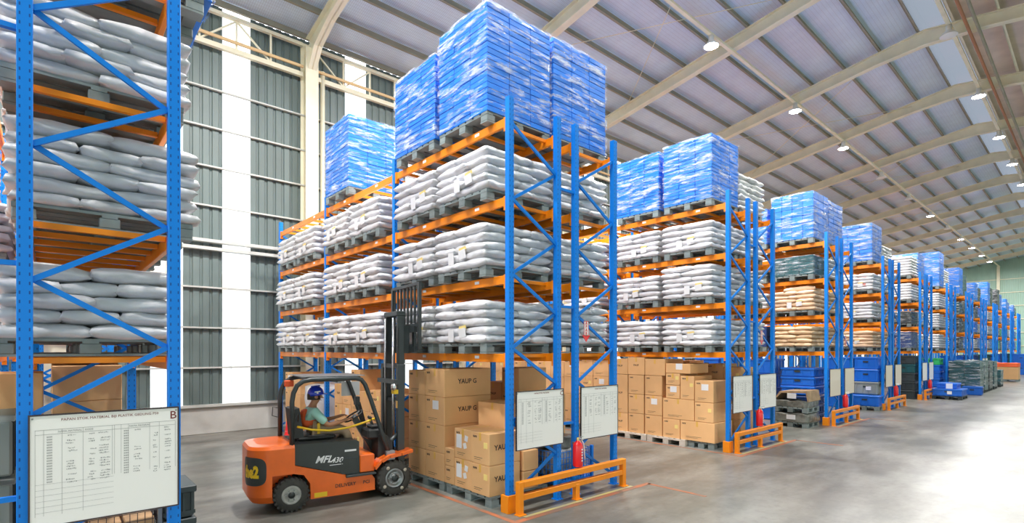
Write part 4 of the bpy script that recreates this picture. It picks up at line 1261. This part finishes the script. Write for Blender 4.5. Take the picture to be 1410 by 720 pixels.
# wheels
def wheel(u, v, r, w, mud):
    t = MB()
    prof = [(r * 0.58, -w / 2), (r * 0.9, -w / 2), (r, -w / 2 + 0.03), (r, w / 2 - 0.03), (r * 0.9, w / 2), (r * 0.58, w / 2)]
    t.lathe(prof, 28, 'y')
    for i in range(22):
        a = 2 * math.pi * i / 22
        mt = Matrix.Rotation(a, 4, 'Y')
        t.box(-0.016, 0.016, -w / 2 - 0.004, w / 2 + 0.004, r - 0.022, r + 0.010, mtx=mt)
    o = t.build('wheel', 'rubber', fk, (u, v, r + 0.008))
    s = -1 if v < 0 else 1
    MB().lathe([(r * 0.58, s * w * 0.42), (r * 0.5, s * w * 0.5), (r * 0.42, s * w * 0.36), (r * 0.2, s * w * 0.30), (r * 0.2, s * w * 0.46), (0, s * w * 0.46)], 20, 'y').build('rim', 'rim_white' if not mud else 'grey_metal', o)
    MB().lathe([(0.2 * r, 0), (0.2 * r, s * w * 0.52), (0, s * w * 0.54)], 12, 'y').build('hub', 'black_metal', o)
    for i in range(6):
        a = 2 * math.pi * i / 6
        MB().lathe([(0.012, 0), (0.012, s * 0.02), (0, s * 0.022)], 6, 'y', (r * 0.32 * math.cos(a), s * w * 0.31, r * 0.32 * math.sin(a))).build('wheel_nut', 'chrome', o)
    if mud:
        for i in range(4):
            a = 0.6 + R90 * i
            x, z = r * 0.74 * math.cos(a), r * 0.74 * math.sin(a)
            MB().lathe([(0.036, s * (w / 2 - 0.006)), (0.026, s * (w / 2 + 0.004)), (0, s * (w / 2 + 0.005))], 7, 'y', (x, 0, z)).build('mud_spot', 'mud', o)
for v in (-1, 1):
    wheel(0.0, v * 0.46, 0.245, 0.19, False)
    wheel(1.59, v * 0.455, 0.285, 0.23, True)
MB().bar((0, -0.4, 0.26), (0, 0.4, 0.26), 0.12, 0.12).bar((1.59, -0.36, 0.29), (1.59, 0.36, 0.29), 0.16, 0.16).box(0.2, 1.6, -0.3, 0.3, 0.16, 0.42).build('axle_frame', 'black_metal', fk)
# cab: floor, cowl, seat, wheel, levers
MB().box(1.0, 1.52, -0.44, 0.44, 0.44, 0.50).build('floor_plate', 'black_plastic', fk)
MB().prism([(1.36, 0.50), (1.62, 0.50), (1.62, 0.86), (1.48, 1.02), (1.38, 1.0)], -0.38, 0.38, 'y').build('cowl', 'black_plastic', fk)
MB().box(1.20, 1.46, -0.36, -0.02, 0.93, 1.10, c=0.03).box(1.26, 1.44, -0.34, -0.1, 1.10, 1.16, c=0.02).build('dashboard', 'black_plastic', fk)
MB().bar((1.45, 0, 0.62), (1.10, 0, 1.25), 0.09, 0.09).build('steering_column', 'black_metal', fk)
sw = empty('steering_wheel'); sw.parent = fk; sw.location = (1.08, 0, 1.29); sw.rotation_euler = (0, -0.55, 0)
MB().tube([(0.165 * math.cos(2 * math.pi * i / 24), 0.165 * math.sin(2 * math.pi * i / 24), 0) for i in range(24)], 0.014, 8, closed=True).build('wheel_ring', 'black_plastic', sw)
m = MB().lathe([(0, 0.012), (0.04, 0.01), (0.045, -0.03), (0, -0.03)], 12)
for i in range(3):
    a = 2 * math.pi * i / 3 + 0.4
    m.bar((0, 0, -0.01), (0.16 * math.cos(a), 0.16 * math.sin(a), 0), 0.03, 0.012)
m.build('wheel_spokes', 'grey_metal', sw)
for i, v in enumerate((-0.30, -0.24, -0.18)):
    MB().tube([(1.34, v, 1.10), (1.28, v, 1.26)], 0.008, 6).lathe([(0, -0.02), (0.018, 0), (0.018, 0.02), (0, 0.035)], 8, 'z', (1.275, v, 1.27)).build('lever', 'black_metal', fk)
MB().bar((1.34, 0.18, 1.08), (1.22, 0.15, 1.50), 0.05, 0.03).box(1.15, 1.22, 0.10, 0.22, 1.46, 1.60).build('terminal_post', 'black_plastic', fk)
st = MB().box(0.14, 0.72, -0.26, 0.26, 0.985, 1.06, c=0.03)
st.build('seat_cushion', 'black_plastic', fk)
MB().prism([(0.10, 1.04), (0.24, 1.04), (0.17, 1.50), (0.06, 1.48)], -0.25, 0.25, 'y').build('seat_back', 'black_plastic', fk)
MB().tube([(0.13, -0.28, 1.22), (0.35, -0.29, 1.155), (0.62, -0.285, 1.12), (0.9, -0.27, 1.14), (1.2, -0.27, 1.21), (1.40, -0.3, 1.28)], 0.017, 8).build('yellow_belt', 'yellow', fk)
MB().tube([(0.05, -0.3, 1.0), (0.02, -0.36, 1.2), (0.08, -0.40, 1.36), (0.13, -0.36, 1.42), (0.14, -0.3, 1.3)], 0.008, 6).build('cable', 'black_plastic', fk)
# overhead guard
for s in (-1, 1):
    path = [(0.02, s * .47, 0.95), (0.02, s * .47, 1.62), (0.04, s * .47, 1.75), (0.09, s * .47, 1.86), (0.18, s * .465, 1.925), (0.30, s * .46, 1.945), (0.98, s * .45, 1.945), (1.07, s * .45, 1.92), (1.13, s * .45, 1.84), (1.22, s * .455, 1.60), (1.42, s * .46, 1.0), (1.55, s * .465, 0.62)]
    MB().tube(path, 0.036, 8).build('guard_post', 'black_metal', fk)
    MB().box(1.46, 1.62, s * .465 - 0.04, s * .465 + 0.04, 0.58, 0.74, c=0.01).build('post_foot', 'grey_metal', fk)
for i in range(6):
    u = 0.24 + 0.16 * i
    MB().box(u - 0.02, u + 0.02, -0.43, 0.43, 1.955, 1.975).build('roof_bar', 'black_metal', fk)
MB().box(0.16, 1.12, -0.46, 0.46, 1.985, 1.995).build('roof_sheet', 'grey_metal', fk)
MB().box(0.07, 0.20, 0.30, 0.42, 1.80, 1.90, c=0.01).build('beacon', 'vest_orange', fk)
MB().box(1.02, 1.34, 0.495, 0.50, 1.59, 1.84).build('notice_sheet', 'paper', fk)
MB().tube([(-0.02, 0.47, 1.45), (-0.09, 0.47, 1.47), (-0.10, 0.47, 1.33), (-0.02, 0.47, 1.30)], 0.008, 6).build('grab_handle', 'black_metal', fk)
# mast
for s in (-1, 1):
    MB().box(1.70, 1.82, s * .36 - 0.05, s * .36 + 0.05, 0.09, 2.15, c=0.006).build('outer_mast_rail', 'black_metal', fk)
    MB().box(1.74, 1.86, s * .27 - 0.035, s * .27 + 0.035, 0.55, 3.05, c=0.006).build('inner_mast_rail', 'black_metal', fk)
    MB().tube([(1.70, s * .19, 0.2), (1.70, s * .19, 2.95)], 0.018, 10).build('lift_cylinder', 'grey_metal' if s > 0 else 'chrome', fk)
    MB().tube([(1.84, s * .12, 0.9), (1.84, s * .12, 2.95)], 0.012, 6).build('lift_chain', 'grey_metal', fk)
    MB().tube([(1.76, s * .31, 0.5), (1.74, s * .31, 2.7), (1.78, s * .25, 2.98)], 0.014, 6).build('hydraulic_hose', 'black_plastic', fk)
    MB().tube([(1.45, s * .30, 0.70), (1.72, s * .34, 0.98)], 0.035, 10).build('tilt_cylinder', 'black_metal', fk)
for z, a, b in ((0.16, .38, 1.72), (1.86, .42, 1.66), (2.12, .38, 1.72)):
    MB().box(b - 0.02, b + 0.08, -a, a, z - 0.035, z + 0.035).build('mast_crossmember', 'black_metal', fk)
MB().box(1.72, 1.88, -0.31, 0.31, 2.98, 3.06, c=0.008).build('mast_head', 'black_metal', fk)
MB().box(1.72, 1.80, -0.30, 0.30, 0.62, 0.70).box(1.76, 1.86, -0.30, 0.30, 1.5, 1.56).build('inner_crossmember', 'black_metal', fk)
MB().box(1.62, 1.70, -0.43, -0.33, 1.66, 1.73).build('yellow_tag', 'yellow', fk)
MB().box(1.69, 1.695, -0.41, -0.33, 1.42, 1.54).build('sticker', 'tape', fk)
MB().lathe([(0, 0), (0.05, 0), (0.06, 0.05), (0.05, 0.07), (0, 0.07)], 12, 'x', (1.58, -0.44, 1.78)).build('headlamp', 'chrome', fk)
# carriage, backrest and forks
MB().box(1.96, 2.03, -0.48, 0.48, 2.70, 2.80).box(1.96, 2.03, -0.48, 0.48, 2.36, 2.46).box(1.86, 1.97, -0.26, -0.16, 2.34, 2.82).box(1.86, 1.97, 0.16, 0.26, 2.34, 2.82).build('carriage', 'black_metal', fk)
for i in range(8):
    v = -0.54 + 1.08 * i / 7
    MB().box(2.0, 2.03, v - 0.022, v + 0.022, 2.84, 3.50).build('backrest_bar', 'black_metal', fk)
for v in (-0.6, 0.6): MB().box(1.98, 2.03, v - 0.035, v + 0.035, 2.40, 3.54).build('backrest_side', 'black_metal', fk)
for z in (2.82, 3.52): MB().box(1.98, 2.03, -0.565, 0.565, z - 0.025, z + 0.025).build('backrest_rail', 'black_metal', fk)
for v in (-0.26, 0.30):
    MB().prism([(2.035, 2.385), (2.98, 2.385), (2.98, 2.395), (2.10, 2.43), (2.08, 2.46), (2.08, 2.82), (2.035, 2.82)], v - 0.045, v + 0.045, 'y').build('fork', 'black_metal', fk)

# ------------------------------------------------------------------ driver
dr = empty('person', FL, FR); tag(dr, 'forklift driver in blue helmet, orange vest and mint shirt gripping the steering wheel', 'person')
def skinned(name, verts, edges, radii, m, root=0, sub=2, parent=dr):
    me = bpy.data.meshes.new(name); me.from_pydata(verts, edges, [])
    ob = bpy.data.objects.new(name + '_src', me); COL.objects.link(ob)
    sk = ob.modifiers.new('skin', 'SKIN'); sk.use_smooth_shade = True
    for i, r in enumerate(radii):
        d = me.skin_vertices[0].data[i]
        d.radius = r if isinstance(r, tuple) else (r, r)
        d.use_root = (i == root)
    ob.modifiers.new('sub', 'SUBSURF').levels = sub
    dg = bpy.context.evaluated_depsgraph_get()
    ev = bpy.data.meshes.new_from_object(ob.evaluated_get(dg))
    bpy.data.objects.remove(ob); bpy.data.meshes.remove(me)
    ev.materials.clear(); ev.materials.append(MATS[m])
    for p in ev.polygons: p.use_smooth = True
    ev.name = name
    return put(name, ev, parent)
V = []; E = []; Rr = []
def pt(p, r, link=None):
    V.append(p); Rr.append(r); i = len(V) - 1
    if link is not None: E.append((link, i))
    return i
pel = pt((0.40, 0, 1.13), (0.12, 0.14))
sp = pt((0.385, 0, 1.25), (0.10, 0.13), pel)
chs = pt((0.40, 0, 1.38), (0.105, 0.15), sp)
nk = pt((0.425, 0, 1.49), 0.058, chs)
n2 = pt((0.445, 0, 1.55), 0.052, nk)
jw = pt((0.475, 0, 1.60), 0.075, n2)
cr = pt((0.470, 0, 1.68), 0.098, jw)
tp = pt((0.465, 0, 1.735), 0.07, cr)
arm = {}
for s in (-1, 1):
    sh = pt((0.41, s * 0.185, 1.42), 0.062, chs)
    if s < 0: el, wr_, hb = (0.60, -0.265, 1.20), (0.84, -0.20, 1.245), (0.915, -0.175, 1.27)
    else: el, wr_, hb = (0.60, 0.255, 1.21), (0.84, 0.17, 1.27), (0.915, 0.15, 1.295)
    a = pt(tuple((Vector((0.41, s * .185, 1.42)) + Vector(el)) / 2), 0.05, sh)
    b = pt(el, 0.042, a)
    c = pt(tuple((Vector(el) + Vector(wr_)) / 2), 0.038, b)
    d = pt(wr_, 0.027, c)
    h = pt(hb, (0.034, 0.022), d)
    arm[s] = (Vector(el), Vector(wr_), Vector(hb))
    # four fingers curled over the rim and a thumb leaving the palm side
    for f in range(4):
        off = (f - 1.5) * 0.021
        L_ = (0.9, 1.05, 1.0, 0.8)[f]
        q = pt((hb[0] + 0.045, hb[1] + off * 1.1, hb[2] + 0.010), 0.010, h)
        q = pt((hb[0] + 0.045 + 0.032 * L_, hb[1] + off * 1.2, hb[2] + 0.004), 0.009, q)
        q = pt((hb[0] + 0.045 + 0.044 * L_, hb[1] + off * 1.2, hb[2] - 0.024 * L_), 0.0085, q)
    q = pt((hb[0] + 0.005, hb[1] - s * 0.040, hb[2] + 0.0), 0.011, h)
    q = pt((hb[0] + 0.035, hb[1] - s * 0.052, hb[2] - 0.008), 0.0095, q)
for s in (-1, 1):
    hp = pt((0.46, s * 0.095, 1.12), 0.088, pel)
    th = pt((0.68, s * 0.12, 1.12), 0.078, hp)
    kn = pt((0.90, s * 0.135, 1.09), 0.06, th)
    sn = pt((0.98, s * 0.135, 0.86), 0.055, kn)
    an = pt((1.06, s * 0.135, 0.60), 0.038, sn)
    to = pt((1.20, s * 0.14, 0.545), 0.036, an)
skinned('body', V, E, Rr, 'skin', pel)
# clothing
def sub_skin(name, pts, edges, radii, m, root=0): return skinned(name, pts, edges, radii, m, root)
lp = [(0.40, 0, 1.14)]; le = []; lr = [(0.145, 0.165)]
for s in (-1, 1):
    b0 = len(lp)
    lp += [(0.47, s * 0.10, 1.125), (0.68, s * 0.12, 1.125), (0.905, s * 0.135, 1.095), (0.98, s * 0.135, 0.86), (1.055, s * 0.135, 0.63)]
    le += [(0, b0), (b0, b0 + 1), (b0 + 1, b0 + 2), (b0 + 2, b0 + 3), (b0 + 3, b0 + 4)]
    lr += [0.105, 0.094, 0.076, 0.070, 0.066]
sub_skin('trousers', lp, le, lr, 'trousers_tan')
tp_ = [(0.395, 0, 1.17), (0.385, 0, 1.27), (0.40, 0, 1.39), (0.42, 0, 1.47)]; te = [(0, 1), (1, 2), (2, 3)]; tr = [(0.135, 0.155), (0.118, 0.148), (0.122, 0.165), (0.075, 0.08)]
for s in (-1, 1):
    b0 = len(tp_)
    el = arm[s][0]; shd = Vector((0.41, s * 0.19, 1.42)); mid_ = shd.lerp(el, 0.5); nd = shd.lerp(el, 0.86)
    tp_ += [tuple(shd), tuple(mid_), tuple(nd)]; te += [(2, b0), (b0, b0 + 1), (b0 + 1, b0 + 2)]; tr += [0.080, 0.070, 0.066]
sub_skin('shirt', tp_, te, tr, 'shirt_mint')
sub_skin('safety_vest', [(0.395, 0, 1.15), (0.385, 0, 1.27), (0.395, 0, 1.38), (0.41, 0, 1.455)], [(0, 1), (1, 2), (2, 3)], [(0.160, 0.190), (0.148, 0.186), (0.155, 0.190), (0.11, 0.15)], 'vest_orange')
MB().box(0.45, 0.49, -0.20, -0.185, 1.07, 1.24).build('vest_strip', 'yellow', dr)
for s in (-1, 1):
    MB().lathe([(0.0, -0.02), (0.022, -0.012), (0.030, 0.0), (0.022, 0.012), (0.0, 0.016)], 8, 'y', (0.455, s * 0.098, 1.645)).build('ear', 'skin', dr)
    MB().lathe([(0.0, -0.01), (0.012, 0), (0.0, 0.01)], 8, 'z', (0.562, s * 0.036, 1.655)).build('eye', 'hair', dr)
MB().prism([(0.555, 1.66), (0.60, 1.618), (0.555, 1.612)], -0.014, 0.014, 'y').build('nose', 'skin', dr)
MB().box(0.540, 0.560, -0.022, 0.022, 1.583, 1.590).build('mouth', 'ink_red', dr)
hm = []
for i in range(9):
    a = R90 * i / 8; hm.append((0.104 * math.cos(a), 0.06 * 0 + 0.075 * math.sin(a)))
MB().lathe([(0.101, -0.075), (0.104, -0.02)] + hm[0:1] + hm[1:], 20, 'z', (0.442, 0, 1.675)).build('hair', 'hair', dr)
hl = []
for i in range(9):
    a = R90 * i / 8; hl.append((0.124 * math.cos(a), 0.118 * math.sin(a)))
he = MB().lathe([(0.112, -0.03), (0.126, -0.03)] + hl, 24, 'z').build('safety_helmet', 'helmet_blue', dr, (0.468, 0, 1.70), (0, -0.10, 0))
MB().prism([(0.10, -0.03), (0.175, -0.035), (0.175, -0.028), (0.10, -0.018)], -0.085, 0.085, 'y').build('brim', 'helmet_blue', he)
MB().box(-0.06, 0.08, -0.012, 0.012, 0.095, 0.124, c=0.006).build('ridge', 'helmet_blue', he)
MB().box(-0.04, 0.05, -0.129, -0.112, 0.022, 0.040).box(-0.01, 0.015, -0.129, -0.112, 0.0, 0.022).build('helmet_sticker', 'paper', he)
for s in (-1, 1):
    MB().box(1.0, 1.27, s * 0.137 - 0.05, s * 0.137 + 0.05, 0.502, 0.585, c=0.03).build('shoe', 'black_plastic', dr)

# ------------------------------------------------------------------ floor goods around the left foreground rack
carton_block(-12.3, -9.5, 0.02, 0.80, 2.15, 'floor of left foreground rack', 31, 0.62, 0.5)
carton_block(-15.7, -13.2, -1.5, -0.7, 1.9, 'back row floor, left foreground rack', 33, 0.62, 0.5)
cg = empty('wire_cage', (-6.75, 0.40, 0)); tag(cg, 'wire mesh cage of brown goods below whiteboard B', 'wire cage')
m = MB(); w2, d2, h2 = 0.55, 0.42, 0.82
for s in (-1, 1):
    for i in range(15):
        x = -w2 + 2 * w2 * i / 14; m.bar((x, s * d2, 0.1), (x, s * d2, h2), 0.006, 0.006)
        y = -d2 + 2 * d2 * i / 14; m.bar((s * w2, y, 0.1), (s * w2, y, h2), 0.006, 0.006)
    for i in range(10):
        z = 0.1 + (h2 - 0.1) * i / 9; m.bar((-w2, s * d2, z), (w2, s * d2, z), 0.006, 0.006); m.bar((s * w2, -d2, z), (s * w2, d2, z), 0.006, 0.006)
m.build('wire_mesh', 'frame_dark', cg)
for sx in (-1, 1):
    for sy in (-1, 1): put('corner_post', boxmesh('corner_post', 0.035, 0.035, h2 + 0.02, 'grey_metal'), cg, (sx * w2, sy * d2, (h2 + 0.02) / 2))
put('base', boxmesh('base', 2 * w2, 2 * d2, 0.05, 'grey_metal'), cg, (0, 0, 0.085))
for i in range(2):
    for j in range(3):
        o = put('wooden_block', boxmesh('wooden_block', 0.48, 0.24, 0.30, 'wood_brown', 0.01), None, (-6.75 + (i - .5) * 0.52, 0.40 + (j - 1) * 0.26, 0.11 + 0.15))
        tag(o, 'lower brown block in wire cage, %s row, %s from left' % ('front' if i else 'back', ORD[j]), 'block', 'brown blocks in cage')
        o = put('wooden_block', boxmesh('wooden_block', 0.48, 0.24, 0.34, 'wood_brown', 0.01), None, (-6.75 + (i - .5) * 0.52, 0.40 + (j - 1) * 0.26, 0.412 + 0.17))
        tag(o, 'upper brown block in wire cage, %s row, %s from left' % ('front' if i else 'back', ORD[j]), 'block', 'brown blocks in cage')
bins(-6.55, 1.00, 0, 0.6, 0.30, 0.33, 3, 'bin_black', 'dark crate, %s up, peeking out right of whiteboard B')
def tub(x, y, z, W, D, H, label):
    t = empty('storage_tub', (x, y, z)); tag(t, label, 'tub', 'grey storage tubs')
    put('body', boxmesh('tub_body', W - 0.05, D - 0.05, H - 0.08, 'bin_grey', 0.02), t, (0, 0, (H - 0.08) / 2))
    put('rim', boxmesh('tub_rim', W, D, 0.06, 'tub_clear', 0.01), t, (0, 0, H - 0.05))
    for i in range(4): put('rib', boxmesh('tub_rib', 0.02, D - 0.03, H - 0.1, 'bin_black'), t, (-W / 2 + W * (i + .5) / 4, 0, (H - 0.08) / 2))
for i in range(3): tub(-7.25, -0.55, 0.60 * i, 0.8, 0.62, 0.60, '%s grey ribbed tub from floor at the left picture edge' % ORD[i])
bins(-8.05, -0.35, 0, 0.7, 0.7, 0.38, 3, 'bin_navy', 'navy crate, %s up, behind the left foreground post')
carton(-8.4, -7.75, -0.65, -0.05, 1.15, 2.15, 'tall brown box standing on navy crates behind left post', marks=False)
wb_ = empty('wire_basket', (-6.95, -0.10, 0.0)); tag(wb_, 'small grey wire basket on floor left of whiteboard B', 'wire basket')
m = MB()
for i in range(9):
    x = -0.28 + 0.07 * i
    for s in (-1, 1): m.bar((x, s * 0.07, 0.02), (x, s * 0.08, 0.93), 0.005, 0.005)
for i in range(4):
    z = 0.05 + 0.29 * i
    for s in (-1, 1): m.bar((-0.28, s * 0.08, z), (0.28, s * 0.08, z), 0.006, 0.006); m.bar((s * 0.28, -0.08, z), (s * 0.28, 0.08, z), 0.006, 0.006)
m.build('wires', 'wire_grey', wb_)
put('tray', boxmesh('tray', 0.56, 0.16, 0.02, 'wire_grey'), wb_, (0, 0, 0.01))

# goods under far row end of the forklift rack (blue mesh bin of silver bags)
mb = empty('mesh_bin', (-6.75, 6.98, 0)); tag(mb, 'blue mesh bin behind the guard rail holding silver bags', 'mesh bin')
m = MB()
for s in (-1, 1):
    for i in range(13):
        x = -0.55 + 1.1 * i / 12; m.bar((x, s * 0.45, 0.1), (x, s * 0.45, 0.62), 0.010, 0.010)
        y = -0.45 + 0.9 * i / 12; m.bar((s * 0.55, y, 0.1), (s * 0.55, y, 0.62), 0.010, 0.010)
    for i in range(6):
        z = 0.1 + 0.52 * i / 5; m.bar((-0.55, s * 0.45, z), (0.55, s * 0.45, z), 0.010, 0.010); m.bar((s * 0.55, -0.45, z), (s * 0.55, 0.45, z), 0.010, 0.010)
m.build('mesh_sides', 'rack_blue', mb)
for sx in (-1, 1):
    for sy in (-1, 1): put('corner_post', boxmesh('bin_post', 0.05, 0.05, 0.66, 'rack_blue'), mb, (sx * 0.55, sy * 0.45, 0.33))
put('base', boxmesh('bin_base', 1.1, 0.9, 0.06, 'rack_blue'), mb, (0, 0, 0.09))
o = lump('silver_bag', 0.9, 0.72, 0.5, 'bag_silver', None, (-6.75, 6.98, 0.13), 8, 0.05); tag(o, 'crumpled silver and dark bags filling the blue mesh bin', 'bag')
o = lump('silver_bag', 0.7, 0.6, 0.22, 'bag_dark', None, (-6.75, 7.0, 0.62), 9, 0.05); tag(o, 'dark crumpled bag on top of the silver bags', 'bag')

# traffic cone and wrapped goods near the wall
cn = empty('traffic_cone', (-14.3, 4.75, 0)); tag(cn, 'red traffic cone on floor behind the forklift', 'traffic cone')
put('base', boxmesh('cone_base', 0.36, 0.36, 0.03, 'red_paint', 0.006), cn, (0, 0, 0.015))
MB().lathe([(0.14, 0.03), (0.10, 0.2), (0.035, 0.66), (0.03, 0.67), (0, 0.67)], 16).build('cone', 'red_paint', cn)
MB().lathe([(0.093, 0.25), (0.074, 0.37)], 16).build('white_band', 'paper', cn)
pallet(-13.55, 5.6, 0, 'pallet under white film-wrapped bundle behind the driver', 1.2, 1.1)
o = lump('wrapped_bundle', 1.1, 1.0, 1.35, 'sack_white', None, (-13.55, 5.6, 0.16), 5, 0.07); tag(o, 'tall white film-wrapped bundle on pallet behind the driver', 'bundle')
bins(-13.6, 7.1, 0, 0.9, 0.9, 0.55, 3, 'bin_blue', 'blue crate, %s up, in far row behind the driver')

# ------------------------------------------------------------------ outside the clear strips
hb_ = empty('neighbour_building', (-44, 12, -0.2)); tag(hb_, 'pale building with tan fascia outside the clear wall strips', 'building')
put('wall', boxmesh('house_block', 12, 70, 6.2, 'house_wall'), hb_, (0, 0, 3.1))
put('fascia', boxmesh('fascia', 12.6, 70.6, 1.3, 'house_tan'), hb_, (0, 0, 6.85))
for (x, y, nm) in ((-29, 6.8, 'nearer'), (-31, 15.5, 'farther')):
    lp_ = empty('street_lamp', (x, y, -0.2)); tag(lp_, '%s twin-arm street lamp outside the clear wall strip' % nm, 'street lamp')
    MB().tube([(0, 0, 0), (0, 0, 4.6)], 0.07, 8).build('pole', 'grey_metal', lp_)
    for s in (-1, 1):
        MB().tube([(0, 0, 4.4), (0, s * 0.5, 4.65), (0, s * 1.1, 4.7)], 0.035, 6).build('arm', 'grey_metal', lp_)
        MB().box(-0.1, 0.1, s * 1.1 - 0.25, s * 1.1 + 0.25, 4.65, 4.75, c=0.02).build('lamp_head', 'grey_metal', lp_)
